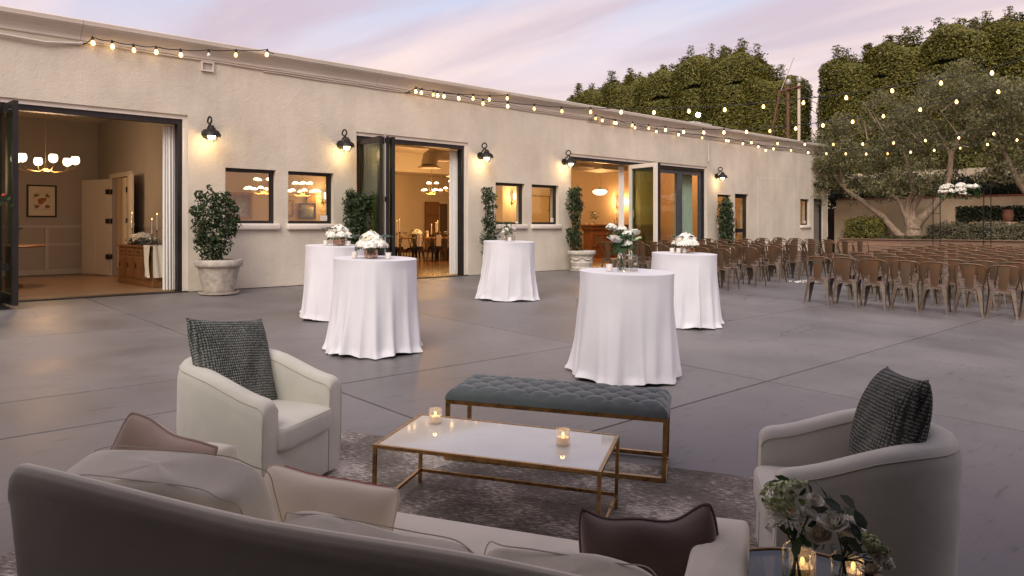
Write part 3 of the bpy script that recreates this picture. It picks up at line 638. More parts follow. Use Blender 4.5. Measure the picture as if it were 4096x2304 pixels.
# ------------------------------------------------------------------ foliage helpers
def leaf_mesh(name, P, Nrm, size, aspect, mat, jitter=.8, droop=0.0, fold=.15, tris=False, hexa=False):
    """many small leaf faces: P (n,3) places, Nrm (n,3) preferred facing"""
    n = len(P); P = np.asarray(P, float); Nrm = np.asarray(Nrm, float)
    Nn = Nrm + NR.normal(0, jitter, (n,3)); Nn /= np.linalg.norm(Nn, axis=1)[:,None] + 1e-9
    T = NR.normal(0, 1, (n,3)); T[:,2] -= droop; T -= Nn*np.sum(T*Nn, axis=1)[:,None]; T /= np.linalg.norm(T, axis=1)[:,None] + 1e-9
    B = np.cross(Nn, T)
    s = size*(.65 + .7*NR.random(n))[:,None]
    if hexa:      # rounder, slightly arched leaf
        V = np.stack([P - T*s*.5, P - T*s*.18 + B*s*aspect*.46 + Nn*s*.08, P + T*s*.2 + B*s*aspect*.42 + Nn*s*.08, P + T*s*.5 - Nn*s*.06, P + T*s*.2 - B*s*aspect*.42 + Nn*s*.08, P - T*s*.18 - B*s*aspect*.46 + Nn*s*.08], 1).reshape(-1,3); k = 6
    elif tris:
        V = np.stack([P - T*s*.4, P + B*s*aspect*.5, P + T*s*.6], 1).reshape(-1,3); k = 3
    else:
        V = np.stack([P - T*s*.5, P + B*s*aspect*.5 + Nn*s*fold, P + T*s*.5, P - B*s*aspect*.5 + Nn*s*fold], 1).reshape(-1,3); k = 4
    me = bpy.data.meshes.new(name); me.vertices.add(n*k); me.vertices.foreach_set('co', V.astype(np.float32).ravel())
    me.loops.add(n*k); me.loops.foreach_set('vertex_index', np.arange(n*k, dtype=np.int32))
    me.polygons.add(n); me.polygons.foreach_set('loop_start', np.arange(0, n*k, k, dtype=np.int32))
    me.update(calc_edges=True); me.materials.append(mat); return me
def clumps(centres, radii, n_each, squash=1.0, shell=.55):
    P = []; N = []
    for c, r in zip(centres, radii):
        n = max(4, int(n_each*r*r)); d = NR.normal(0,1,(n,3)); d /= np.linalg.norm(d,axis=1)[:,None]
        rr = (shell + (1-shell)*NR.random(n)**.6)[:,None]*r; q = d*rr; q[:,2] *= squash
        P.append(np.asarray(c)+q); N.append(d)
    return np.concatenate(P), np.concatenate(N)

# ------------------------------------------------------------------ lamps
def wall_lamp(x, z, lit, label, tilted=0.0):
    o = empty('wall_lamp', (x, FY, z), 0, label, 'wall lamp', 'gooseneck lamps along the facade')
    b = MB(); b.lathe([(.09,0),(.09,.02),(.06,.04)],20,Matrix.Rotation(math.pi/2,4,'X')); b.build('backplate', M['iron'], o, True)
    b = MB(); b.tube([(0,-.02,0),(0,-.05,.02),(0,-.075,.10)] + [(0,-.165+.09*-math.cos(math.pi*t/10), .21+.09*math.sin(math.pi*t/10)) for t in range(11)] + [(0,-.255,.12)], .016, 8); b.build('arm', M['iron'], o, True)
    T = Matrix.Translation((0,-.255,0)) @ Matrix.Rotation(tilted,4,'Y') @ Matrix.Scale(1.0,4)
    b = MB(); b.lathe([(.015,.135),(.04,.13),(.046,.10),(.066,.092),(.072,.058),(.090,.048),(.124,.028),(.150,-.005),(.163,-.05),(.165,-.068),(.158,-.068),(.145,-.01),(.10,.03),(.02,.04)],28,T,cap1=False); b.build('shade', M['iron'], o, True)
    if lit:
        b = MB(); b.sphere((0,0,-.062),.070,16,10,1.0,T); b.build('globe', M['lamp_glass'], o, True)
    else:
        b = MB(); b.sphere((0,0,-.062),.070,16,10,1.0,T); b.build('globe', material('lamp_glass_unlit', (.35,.33,.30), .1), o, True)
    b = MB()
    for k in range(4):
        a = k*math.pi/4; b.tube([(math.cos(a)*.105*math.cos(t), math.sin(a)*.105*math.cos(t), -.075-.105*math.sin(t)) for t in [math.pi*i/10 for i in range(11)]], .003, 4, M=T)
    b.lathe([(.109,-.10),(.112,-.097),(.109,-.094)],20,T,False,False); b.build('guard', M['iron'], o)
    if lit:
        l = bpy.data.lights.new('lamp_light', 'POINT'); l.energy = 7.5; l.color = (1,.66,.30); l.shadow_soft_size = .05
        lo = bpy.data.objects.new('lamp_light', l); C.objects.link(lo); lo.parent = o; lo.location = (0,-.26,-.185)
    return o
wall_lamp(5.50,2.90,True,'lit gooseneck wall lamp just right of the leftmost wide opening')
wall_lamp(8.31,2.91,True,'lit gooseneck wall lamp above the vine left of the dining room doors')
wall_lamp(12.2,2.93,True,'lit gooseneck wall lamp right of the dining room opening')
wall_lamp(15.24,2.96,True,'lit gooseneck wall lamp at left edge of the bar opening')
wall_lamp(22.95,2.92,True,'lit gooseneck wall lamp above the small window right of the bar doors')
wall_lamp(30.48,2.92,False,'unlit gooseneck wall lamp near far corner of the building under the olive tree',-.35)

def string_lights(label, pts, unlit=(), sag=.0, ends=None):
    o = empty('string_lights', pts[0], 0, label, 'string lights', 'festoon light strings'); o.matrix_world = Matrix.Identity(4)
    path = []
    tail = ends[1] if ends and ends[1] else tuple(Vector(pts[-1]) + (Vector(pts[-1])-Vector(pts[-3]))*1.6 + Vector((0,0,.25)))
    full = ([ends[0]] if ends and ends[0] else []) + list(pts) + [tail]
    up = .10
    F = [Vector(p) + Vector((0,0,up if (p in pts) else 0)) for p in full]
    for i in range(len(F)-1):
        for k in range(4):
            t = k/4; p = F[i].lerp(F[i+1], t); p.z -= .02*math.sin(math.pi*t); path.append(p)
    path.append(F[-1])
    b = MB(); b.tube(path, .009, 5); b.build('cable', M['cable'], o)
    for i, p in enumerate(pts):
        h = link('bulb', BULB_OFF if i in unlit else BULB, o); h.location = p; h.rotation_euler = (RNG.uniform(-.12,.12),RNG.uniform(-.12,.12),0)
        s = link('socket', SOCK, h); s.location = (0,0,0)
    return o
b = MB(); b.lathe([(.001,-.038),(.017,-.033),(.029,-.017),(.033,0),(.029,.017),(.020,.034),(.015,.05)],12); _t = b.build('bulb', M['bulb'], None, True); BULB = _t.data; bpy.data.objects.remove(_t)
BULB_OFF = BULB.copy(); BULB_OFF.materials.clear(); BULB_OFF.materials.append(M['bulb_off'])
b = MB(); b.lathe([(.016,.048),(.023,.05),(.024,.095),(.012,.105)],10); b.box((-.005,-.02,.095),(.005,.02,.118)); _t = b.build('socket', M['cable'], None, True); SOCK = _t.data; bpy.data.objects.remove(_t)
# places of the bulbs along each string (world metres), following the catenary from the facade out over the yard
def plan_string(P0, P1, az, zs):
    """bulbs on the straight plan line P0-P1; az: tangent of the bearing seen from the yard centre line, zs: elevation slope"""
    out = []
    for a, s in zip(az, zs):
        # intersect the bearing line with the plan line
        dx_, dy_ = .6884 + a*.7254, .7254 - a*.6884
        ex, ey = P1[0]-P0[0], P1[1]-P0[1]
        t = (P0[0]*ey - P0[1]*ex) / (dx_*ey - dy_*ex)
        out.append((round(dx_*t,3), round(dy_*t,3), round(1.19 + s*t,3)))
    return out
def bear(px): return [ (p[0]-1288)/1900 for p in px ], [ (570-p[1])/1900 for p in px ]
def mkstring(label, P0, P1, px, unlit=(), ends=None):
    a, s = bear(px); string_lights(label, plan_string(P0, P1, a, s), unlit, ends=ends)
_q = lambda L: [((2200+a/1.3586)*.62890625, (50+b_/1.3586)*.62890625) for a, b_ in L]
mkstring('short festoon string hooked to the cornice above the leftmost opening', (3.4,13.93), (6.6,13.62), [(234,109),(283,118),(337,127),(393,132),(455,139),(525,139),(593,139),(671,138)], (5,), ends=((3.45,13.96,4.2),(6.7,13.75,4.53)))
mkstring('festoon string leaving the facade above the dining room, topmost over the yard', (10.0,13.95), (17.3,4.3), [(1046,231),(1101,241),(1154,248),(1215,261),(1277,268),(1344,274)] + _q([(65,538),(221,542),(387,543),(565,545),(755,538),(950,530),(1160,513),(1377,492),(1610,465),(1860,427),(2125,385),(2402,330)]), ends=((9.95,13.97,4.2),(17.9,3.3,4.75)))
mkstring('short festoon string lying against the cornice above the dining room doors', (10.1,13.80), (12.9,13.70), [(1060,234),(1090,239),(1117,243),(1190,248),(1231,251),(1276,248)], ends=((10.0,13.97,4.2),(13.0,13.76,4.52)))
mkstring('festoon string leaving the facade above the bar, second from the top over the yard', (16.2,13.95), (18.4,6.4), _q([(248,577),(350,600),(447,615),(537,630),(628,640),(726,650),(836,653),(945,653),(1068,650),(1195,645),(1335,632),(1483,615),(1645,595),(1812,565),(2012,530),(2210,487),(2437,432)]), ends=((16.2,13.97,4.2),(18.8,5.0,4.9)))
mkstring('festoon string sagging along the facade above the bar doors', (16.3,13.90), (27.4,13.70), _q([(285,588),(360,602),(462,627),(578,648),(699,665),(827,682),(958,697),(1048,714),(1132,730),(1173,750)]), ends=((16.3,13.97,4.2),(27.6,13.9,4.1)))
mkstring('festoon string crossing in front of the olive tree, upper of the two low ones', (23.6,13.95), (25.3,11.0), _q([(970,699),(1095,708),(1237,713),(1385,718),(1540,718),(1700,716),(1867,710),(2040,697),(2222,682),(2412,660)]), ends=((23.5,13.97,4.2),None))
mkstring('lowest festoon string crossing in front of the olive tree', (24.9,13.95), (27.3,11.2), _q([(1215,742),(1310,750),(1403,762),(1502,768),(1608,769),(1718,770),(1835,768),(1960,760),(2088,750),(2230,738),(2378,718),(2538,694)]), ends=((24.9,13.97,4.2),None))

# ------------------------------------------------------------------ cocktail tables with cloths
def cocktail(x, y, label_t, label_c, seed, top_z=1.055, r=.462, hem=.512, turn=0.0):
    rn = random.Random(seed)
    t = empty('cocktail_table', onyard(x,y), 0, label_t, 'table', 'cocktail tables under white cloths', True)
    b = MB(); b.lathe([(r-.02,top_z-.035),(r-.012,top_z-.03),(r-.012,top_z-.008),(r-.02,top_z-.006)],32); b.build('tabletop', M['walnut'], t)
    b = MB(); b.lathe([(.04,.03),(.035,top_z-.035)],12); b.build('pole', M['black'], t)
    b = MB(); b.lathe([(.26,.0),(.26,.012),(.05,.035)],24); b.build('base', M['black'], t)
    c = MB(); NU, NV = 320, 46
    fold_at = []; an = rn.random()
    while an < 6.28 + .3:                     # folds of unequal width and depth, some sharp, some slack
        fold_at.append((an, rn.uniform(.06,.15), rn.uniform(.4,1.3), rn.random() < .4, rn.choice([-.3,-.15,0,.1,.3]), rn.uniform(-.10,.10))); an += rn.uniform(.17,.46)
    def foldf(th, q):
        s = .30*math.sin(3*th+seed) + .18*math.sin(5*th+2*seed)
        for a0, w, amp_, sharp, start, drift in fold_at:
            d = abs((th - a0 - drift*q + math.pi) % (2*math.pi) - math.pi)
            g = max(0, (q-start)/(1-start))
            s += amp_*g*(math.exp(-d/(w*.55)) if sharp else math.exp(-(d/w)**2))*1.25
        return s - .45
    tp = top_z
    def fn(u, v):
        th = u*2*math.pi
        if v < .22:                               # flat top
            q = v/.22; rr = r*q
            z = tp - (.012*max(0,(q-.93)/.07)**2 if q > .93 else 0)
            return (rr*math.cos(th), rr*math.sin(th), z)
        q = (v-.22)/.78
        f = foldf(th, q)
        flare = r + .008 + (hem-r)*(q**1.12)
        amp = .012*min(1,q*12) + .046*(q**.85)
        rr = flare + amp*f + .004*q*math.sin(9*q+3*th+seed)
        drop = tp - .012
        z = drop*(1-q) + .012 + .014*(1+math.sin(5*th+seed))*(q**6)
        if q > .94: rr += (.012*math.sin(7*th+seed) + .014*math.sin(12*th+2*seed) + .016)*((q-.94)/.06)
        th2 = th + .045*q*math.sin(4*th+seed)
        return (rr*math.cos(th2), rr*math.sin(th2), z)
    c.grid(fn, NU, NV, True)
    cl = c.build('tablecloth', M['white_cloth'], None, True)
    cl.matrix_world = Matrix.Translation(onyard(x,y)) @ TILT @ Matrix.Rotation(turn,4,'Z')
    tag(cl, label_c, 'tablecloth', 'white floor-length tablecloths')
    return t
TABS = {}
for key, x, y, lt, lc in (
    ('FL',4.80,7.36,'cocktail table hidden under the cloth nearest the knit-cushion armchair','floor-length white cloth on the front left cocktail table, nearest the left armchair'),
    ('BL',5.78,9.83,'cocktail table hidden under the cloth behind the front left one','floor-length white cloth partly hidden behind the front left cocktail table'),
    ('M',9.46,10.08,'cocktail table hidden under the cloth standing alone in the middle','floor-length white cloth on the lone middle cocktail table below the paired small windows'),
    ('FR',6.05,4.74,'cocktail table hidden under the cloth right behind the bench','floor-length white cloth on the largest-looking cocktail table right behind the tufted bench'),
    ('RB',9.50,6.36,'cocktail table hidden under the cloth beside the rows of chairs','floor-length white cloth on the cocktail table nearest the rows of metal chairs')):
    cocktail(x, y, lt, lc, len(TABS)*7+3); TABS[key] = (x, y)
def ontable(key, dx, dy):
    """point on a table top; dx right, dy away, in camera-facing terms"""
    x, y = TABS[key]; rx, ry = .7254, -.6884; fx, fy = .6884, .7254
    p = Vector((dx*rx+dy*fx, dx*ry+dy*fy, 1.0585)); M4 = Matrix.Translation(onyard(x,y)) @ TILT
    q = M4 @ p; return (q.x, q.y, q.z)

# ---- flowers
def rose(r, n=3, seed=0):
    b = MB(); rn = random.Random(seed)
    for ring, (rad, h, cnt, open_) in enumerate(((.25,.9,4,.15),(.5,.95,5,.3),(.78,.85,6,.6),(1.0,.6,7,.95))):
        for k in range(cnt):
            a0 = 2*math.pi*k/cnt + ring*.5 + rn.random()*.3; w = 2.6*math.pi/cnt
            def fn(u, v, a0=a0, w=w, rad=rad, h=h, open_=open_):
                a = a0 + (u-.5)*w; t = v; rr = r*rad*(.25+.75*math.sin(min(1,t*1.15)*math.pi/2)) + r*open_*.25*t*t
                z = r*(h*t - .55) - r*.18*open_*t**3 + r*.06*math.cos((u-.5)*6)*t
                return (rr*math.cos(a), rr*math.sin(a), z)
            b.grid(fn, 5, 5)
    return b
def hydrangea_pts(n, r, squash=.8):
    d = NR.normal(0,1,(n,3)); d /= np.linalg.norm(d,axis=1)[:,None]; d[:,2] = np.abs(d[:,2])*.95 - .15
    lump = 1 + .10*np.sin(d[:,0]*5+1)*np.cos(d[:,1]*6)
    return d*np.array([r,r,r*squash])*lump[:,None]*(.88+.14*NR.random(n))[:,None], d
def bouquet_dome(name, label, loc, r=.16, h0=.10, vase='mercury', seed=1, group='white hydrangea centrepieces', leafy=.8):
    """square vase with a dome of white hydrangeas and trailing leaves"""
    o = empty(name, loc, RNG.uniform(0,1.5), label, 'flowers', group)
    s = .062
    b = MB(); b.bbox((-s,-s,.002),(s,s,.11),.006); b.build('vase', M[vase], o, True)
    b = MB()
    for k in range(6):
        for (ax,ay) in ((1,0),(0,1)):
            t = -s+.01+(2*s-.02)*k/5
            for sg in (-1,1):
                p = (t*ax + sg*(s+.001)*ay, t*ay + sg*(s+.001)*ax); b.tube([(p[0],p[1],.006),(p[0],p[1],.106)], .0035, 4)
    b.build('vase_ribs', M[vase], o)
    cs = []
    rn = random.Random(seed)
    for k in range(7):
        a = k*2*math.pi/7 + rn.random()*.4; cs.append((math.cos(a)*r*.66, math.sin(a)*r*.66, h0+.03+rn.random()*.03))
    for k in range(4):
        a = k*math.pi/2 + .4 + rn.random()*.4; cs.append((math.cos(a)*r*.38, math.sin(a)*r*.38, h0+.10+rn.random()*.02))
    cs.append((0,0,h0+.135))
    for i, c in enumerate(cs):
        P, Nn = hydrangea_pts(360, r*(.46+.08*rn.random()), .95)
        me = leaf_mesh('flower_head', P, Nn, .030, .95, M['petal'], .25, fold=.04); f = link('flower_head', me, o); f.location = c
        if i in (1,8): f.data.materials[0] = M['petal_cream']
    P = []; Nn = []
    for k in range(int(90*leafy)):
        a = rn.random()*6.28; q = rn.random(); P.append((math.cos(a)*r*(.72+.40*q), math.sin(a)*r*(.72+.40*q), h0-.01+.07*rn.random())); Nn.append((math.cos(a),math.sin(a),.6))
    link('leaves', leaf_mesh('leaves', P, Nn, .05, .5, M['leaf_green'], .6), o)
    P = []; Nn = []
    for k in range(7):
        a = rn.random()*6.28; L = r*(1.1+.7*rn.random())
        for j in range(9):
            t = .5+.5*j/9; P.append((math.cos(a)*L*t, math.sin(a)*L*t, h0+.05+.10*math.sin(t*2.2)+.01*rn.random())); Nn.append((0,0,1))
    link('eucalyptus', leaf_mesh('eucalyptus', P, Nn, .034, .8, M['leaf_euc'], .7), o)
    return o
def cylinder_vase(o, x, y, r, h, water=.55):
    b = MB(); b.lathe([(r*.96,.002),(r,.006),(r,h*.86),(r*.82,h*.94),(r*.72,h*.97),(r*.74,h),(r*.70,h),(r*.68,h*.965),(r*.78,h*.93),(r*.955,h*.85),(r*.955,.012),(.001,.010)],20,Matrix.Translation((x,y,0)),True,False); b.build('vase', M['clear'], o, True)
    b = MB(); b.lathe([(r*.94,.014),(r*.94,h*water)],20,Matrix.Translation((x,y,0))); b.build('water', glassmat('vase_water',(.93,.95,.92),.5,ior=1.33) if 'vase_water' not in bpy.data.materials else bpy.data.materials['vase_water'], o)
def stems(o, x, y, r, h, tops, mat='stem_green', rad=.003):
    b = MB()
    for (tx,ty,tz) in tops:
        a = RNG.random()*6.28; b.tube([(x+math.cos(a)*r*.6, y+math.sin(a)*r*.6, .015),(x-(tx-x)*.05,y-(ty-y)*.05,h*.8),(x+(tx-x)*.5,y+(ty-y)*.5,h+(tz-h)*.5),(tx,ty,tz)], rad, 5)
    b.build('stems', M[mat], o)
def loose_bouquet(name, label, loc, vases, heads, scale=1.0, group='bud vases with loose white flowers', rz=0.0, leafn=70, spread=.13, height=.24, lmat='leaf_green', leafs=.055):
    o = empty(name, loc, rz, label, 'flowers', group, False, scale)
    for (x,y,r,h) in vases: cylinder_vase(o, x, y, r, h)
    v0 = vases[0]
    stems(o, v0[0], v0[1], v0[2], v0[3], [hd[0] for hd in heads])
    for i, (c, r, kind) in enumerate(heads):
        if kind == 'rose': f = rose(r, seed=i).build('rose', M['petal'], o, True)
        elif kind == 'rosec': f = rose(r, seed=i).build('rose', M['petal_cream'], o, True)
        elif kind == 'lace':
            P, Nn = hydrangea_pts(220, r, .45); f = link('blossom', leaf_mesh('blossom', P, Nn, .017, .8, M['petal_green'], .5), o)
        elif kind == 'daisy':
            b = MB()
            for ring in range(4):
                for k in range(16):
                    a = 2*math.pi*k/16 + ring*.2; rr = r*(1-.17*ring); 
                    b.add([(math.cos(a)*rr*.2,math.sin(a)*rr*.2,.006*ring),(math.cos(a-.16)*rr*.75,math.sin(a-.16)*rr*.75,.012*ring+.004),(math.cos(a)*rr,math.sin(a)*rr,.016*ring),(math.cos(a+.16)*rr*.75,math.sin(a+.16)*rr*.75,.012*ring+.004)],[(0,1,2,3)])
            f = b.build('daisy', M['petal'], o); cc = MB(); cc.sphere((0,0,.03),r*.22,8,5,.6); cc.build('eye', material('flower_eye',(.45,.28,.10),.8) if 'flower_eye' not in bpy.data.materials else bpy.data.materials['flower_eye'], f, True)
        else:
            P, Nn = hydrangea_pts(200, r, .85); f = link('blossom', leaf_mesh('blossom', P, Nn, .024, .9, M['petal'], .5), o)
        f.location = c; f.rotation_euler = (RNG.uniform(-.5,.5),RNG.uniform(-.5,.5),RNG.random()*6)
    P = []; Nn = []
    for k in range(leafn):
        a = RNG.random()*6.28; q = RNG.random()**.6; P.append((v0[0]+math.cos(a)*spread*q, v0[1]+math.sin(a)*spread*q, v0[3]+.0+(height)*RNG.random())); Nn.append((math.cos(a),math.sin(a),.5))
    link('leaves', leaf_mesh('leaves', P, Nn, leafs, .46, M[lmat], .6, hexa=True), o)
    return o
M['frost'] = material('frosted_glass', (.82,.79,.78), .4)
M['frost'].node_tree.nodes['Principled BSDF'].inputs['Alpha'].default_value = .55
def votive(loc, label, h=.072, r=.034, lit=True, group='votive candles on the cocktail tables'):
    o = empty('votive_candle', loc, 0, label, 'candle', group)
    b = MB(); b.lathe([(r*.93,.0),(r,h),(r*.95,h),(r*.88,.008),(.001,.008)],18,None,True,False); b.build('glass', M['frost'], o, True)
    b = MB(); b.lathe([(r*.78,.009),(r*.78,h*.55),(.001,h*.53)],14); b.build('wax', M['wax_lit'], o, True)
    b = MB(); b.sphere((0,0,h*.55+.010),.0045,8,6,1.7); b.build('flame', M['flame'], o, True)
    return o

bouquet_dome('hydrangea_vase','white hydrangea dome in bronze mercury vase on the front left table', ontable('FL',-.03,-.10), .165, .10, seed=2)
votive(ontable('FL',-.21,-.13),'votive candle left of the hydrangeas on the front left table'); votive(ontable('FL',.17,-.14),'votive candle right of the hydrangeas on the front left table')
bouquet_dome('hydrangea_vase','white hydrangea dome in bronze mercury vase on the rear left table', ontable('BL',.03,-.08), .165, .10, seed=5)
votive(ontable('BL',-.16,-.10),'votive candle left of the hydrangeas on the rear left table'); votive(ontable('BL',.17,-.11),'votive candle right of the hydrangeas on the rear left table')
bouquet_dome('hydrangea_vase','low white hydrangea dome with trailing leaves on the table nearest the chairs', ontable('RB',.03,.06), .175, .09, seed=9)
votive(ontable('RB',-.10,-.07),'right votive candle of two left of the hydrangeas nearest the chairs'); votive(ontable('RB',-.19,-.05),'left votive candle of two left of the hydrangeas nearest the chairs')
votive(ontable('RB',.0,.0),'small gold votive candle below the hydrangeas nearest the chairs')
loose_bouquet('bud_vase','small white flowers in three glass bud vases on the lone middle table', ontable('M',.0,-.12), [(-.05,0,.035,.11),(.08,.02,.03,.17)], [((-.06,.0,.21),.05,'b'),((-.10,.02,.17),.045,'b'),((.08,.02,.24),.05,'rose'),((.0,.03,.27),.045,'b'),((.14,.03,.33),.02,'b')], rz=-.76, leafn=60, spread=.12)
votive(ontable('M',.01,-.2),'votive candle in front of bud vases on the lone middle table')
loose_bouquet('bud_vase','loose white roses and greenery in clear glass vases on the table behind the bench', ontable('FR',-.04,-.12), [(-.03,0,.042,.19),(.095,.02,.042,.17),(.03,.03,.018,.12)], [((-.085,-.02,.33),.075,'rose'),((-.12,.03,.43),.055,'b'),((-.02,.02,.41),.05,'b'),((.03,.0,.36),.055,'b'),((.10,.02,.39),.05,'rose'),((.13,.02,.32),.045,'lace'),((.02,-.03,.27),.05,'b'),((.04,.02,.16),.02,'rosec')], rz=-.76, leafn=75, spread=.14, height=.2, leafs=.075)
votive(ontable('FR',-.19,-.12),'votive candle left of the rose vases on the table behind the bench')
# ------------------------------------------------------------------ lounge furniture
def spow(a, e): return math.copysign(abs(a)**e, a)
def cushion(w, d, h, e1=.35, e2=.22, crown=.02, wr=.0, nu=72, nv=22, seed=0, taper=0.0):
    b = MB()
    def fn(u, v):
        om = -math.pi + 2*math.pi*u; et = -math.pi/2 + math.pi*v
        x = w/2*spow(math.cos(et),e1)*spow(math.cos(om),e2); y = d/2*spow(math.cos(et),e1)*spow(math.sin(om),e2); z = h/2*spow(math.sin(et),e1)
        k = max(0,1-(2*x/w)**2)*max(0,1-(2*y/d)**2)
        z += crown*k*(1 if z > 0 else -.3)
        if wr: z += wr*math.sin(x*17+seed)*math.sin(y*13+seed*2)*(1 if z > 0 else .2); y += wr*.8*math.sin(x*9+seed); x += wr*.5*math.sin(y*15+z*9)
        x *= 1 - taper*(z/h+.5)
        return (x, y, z)
    b.grid(fn, nu, nv, True); return b
def pillow(w, h, T, pinch=.035, n=34, seed=0, slump=0.0, wr=.006):
    """scatter cushion standing in the XZ plane, thickness along Y; returns mesh builder and rim path"""
    b = MB(); N = n
    def P(i, j, s):
        u = -1+2*i/N; v = -1+2*j/N
        x = w/2*u*(1-pinch*(1-v*v)*abs(u)**3); z = h/2*v*(1-pinch*(1-u*u)*abs(v)**3)
        t = T/2*max(0,(1-abs(u)**2.8)*(1-abs(v)**2.8))**.48; cut = 1-(.075 if pinch < .045 else -.02)*(abs(u)*abs(v))**5; x *= cut; z *= cut
        t *= 1 + .10*math.sin(u*3+seed)*math.cos(v*2.5+seed)
        y = s*t + wr*s*math.sin(u*9+v*4+seed)*(1-u*u)*(1-v*v)
        z += -slump*(1-u*u)*max(0,v)**2*h*.2 + slump*.05*h*math.sin(5.2*u+seed*1.7)*v*v*(1-u**4); y += slump*.10*h*math.sin(4.1*u+seed)*v*v
        return (x, y + slump*.1*v*v*h, z)
    idx = {}
    vs = []; fs = []
    for s in (1,-1):
        for i in range(N+1):
            for j in range(N+1):
                edge = i in (0,N) or j in (0,N)
                if s == -1 and edge: idx[(i,j,-1)] = idx[(i,j,1)]; continue
                idx[(i,j,s)] = len(vs); vs.append(P(i,j,s))
        for i in range(N):
            for j in range(N):
                q = (idx[(i,j,s)],idx[(i+1,j,s)],idx[(i+1,j+1,s)],idx[(i,j+1,s)]); fs.append(q if s == -1 else q[::-1])
    b.add(vs, fs)
    rim = [P(i,0,1) for i in range(N)] + [P(N,j,1) for j in range(N)] + [P(N-i,N,1) for i in range(N)] + [P(0,N-j,1) for j in range(N+1)]
    return b, rim
def place_pillow(name, label, w, h, T, mat, Mw, pipe=None, seed=0, slump=0.0, pinch=.032, pr=.006):
    b, rim = pillow(w, h, T, pinch, seed=seed, slump=slump)
    if pipe is None:
        o = b.build(name, mat, None, True); o.matrix_world = Mw; tag(o, label, 'cushion', 'scatter cushions'); return o
    o = empty(name, (0,0,0), 0, label, 'cushion', 'scatter cushions'); o.matrix_world = Mw
    b.build('cover', mat, o, True); p = MB(); p.tube(rim, pr, 6, False); p.build('piping', pipe, o, True); return o

def armchair(x, y, rz, label):
    o = empty('armchair', onyard(x,y,.0), rz, label, 'armchair', 'tub armchairs', True)
    T = .125; R = .315
    path = []
    EE = [0,.004,.012,.022,.034,.048,.062,.10,.16,.22,.30,.38]
    for s_ in EE: path.append((-R, .36-s_, -1, 0, s_))
    for i in range(1,20):
        a = math.pi + math.pi*i/20; path.append((R*math.cos(a), -.02+R*1.06*math.sin(a), math.cos(a), math.sin(a), .38+R*math.pi*i/20))
    for s_ in EE[::-1]: path.append((R, .36-s_, 1, 0, .38+R*math.pi+.38-s_))
    tot = path[-1][4]
    b = MB(); ring = []
    rings = []; out_edge = []; in_edge = []
    for (px, py, nx, ny, s) in path:
        q = s/tot; m = min(1, max(0, (1-abs(2*q-1))/.62)); m = m*m*(3-2*m)
        h = .605 + .135*m
        e = min(s, tot-s)
        if e < .06: h -= .045*(1-math.sqrt(max(0,1-(1-e/.06)**2)))
        bul = .012
        pr_ = [(T/2-.012,.035),(T/2+bul*.3,.15),(T/2+bul,h*.55),(T/2+bul*.8,h-.09),(T/2-.002,h-.035),(T/2-.018,h-.010),(T/2-.045,h),(-T/2+.045,h),(-T/2+.018,h-.010),(-T/2,h-.04),(-T/2-.008,h-.15),(-T/2,.30),(-T/2+.004,.035)]
        rings.append([(px+nx*o_, py+ny*o_, z) for (o_, z) in pr_]); out_edge.append(Vector(rings[-1][4])+Vector((nx*.002,ny*.002,0))); in_edge.append(Vector(rings[-1][9])-Vector((nx*.002,ny*.002,0)))
    k = len(pr_); vs = [p for r_ in rings for p in r_]; fs = []
    for i in range(len(rings)-1):
        for j in range(k-1): fs.append((i*k+j,(i+1)*k+j,(i+1)*k+j+1,i*k+j+1))
    fs.append(tuple(range(k))); fs.append(tuple((len(rings)-1)*k+j for j in range(k-1,-1,-1)))
    b.add(vs, fs); b.build('shell', M['slip_arm'], o, True)
    p = MB(); p.tube(out_edge, .0022, 5); p.tube([in_edge[0],*in_edge], .002, 5); p.build('seams', M['seam'], o, True)
    for sx in (-1,1):      # seams down the arm fronts
        p = MB(); e0 = out_edge[0 if sx < 0 else -1]; p.tube([(e0.x,.362,e0.z),(e0.x,.364,.3),(e0.x,.362,.04)], .0018, 5); p.build('front_seam', M['seam'], o, True)
    b = MB(); b.bbox((-.256,.26,.032),(.256,.357,.297),.006); b.build('front_panel', M['slip_arm'], o, True)
    c = cushion(.535,.62,.155,.28,.20,.02,.003); c.build('seat_cushion', M['slip_arm'], o, True).location = (0,.085,.365)
    p = MB(); cs = [(.262*spow(math.cos(a),.2), .085+.304*spow(math.sin(a),.2), .425) for a in [2*math.pi*i/80 for i in range(81)]]; p.tube(cs, .002, 5, False); p.build('cushion_seam', M['seam'], o, True)
    for (fx, fy) in ((-.27,.28),(.27,.28),(-.2,-.26),(.2,-.26)):
        f = MB(); f.box((fx-.025,fy-.025,-.005),(fx+.025,fy+.025,.04)); f.build('foot', M['black'], o)
    return o
def local(x, y, rz, dz=0): return Matrix.Translation(onyard(x,y,dz)) @ TILT @ Matrix.Rotation(rz,4,'Z')
LX, LY, LR = 1.96, 4.30, math.radians(-152.7)
RX_, RY_, RR = 3.42, 1.42, math.radians(34)
armchair(LX, LY, LR, 'cream slipcovered tub armchair on the left, beside the sofa end')
armchair(RX_, RY_, RR, 'cream slipcovered tub armchair on the right, its back turned beside the side table')
place_pillow('knit_cushion', 'grey-green chunky knit cushion propped upright in the left armchair', .62, .60, .19, M['knit'], local(LX,LY,LR) @ Matrix.Translation((.02,-.12,.675)) @ Matrix.Rotation(math.radians(20),4,'X') @ Matrix.Rotation(math.radians(-8),4,'Y'), seed=1, pinch=.05)
place_pillow('knit_cushion', 'grey-green chunky knit cushion seen edge-on in the right armchair', .56, .56, .22, M['knit'], local(RX_,RY_,RR) @ Matrix.Translation((.0,-.14,.70)) @ Matrix.Rotation(math.radians(16),4,'X') @ Matrix.Rotation(math.radians(6),4,'Y'), seed=2, pinch=.05)

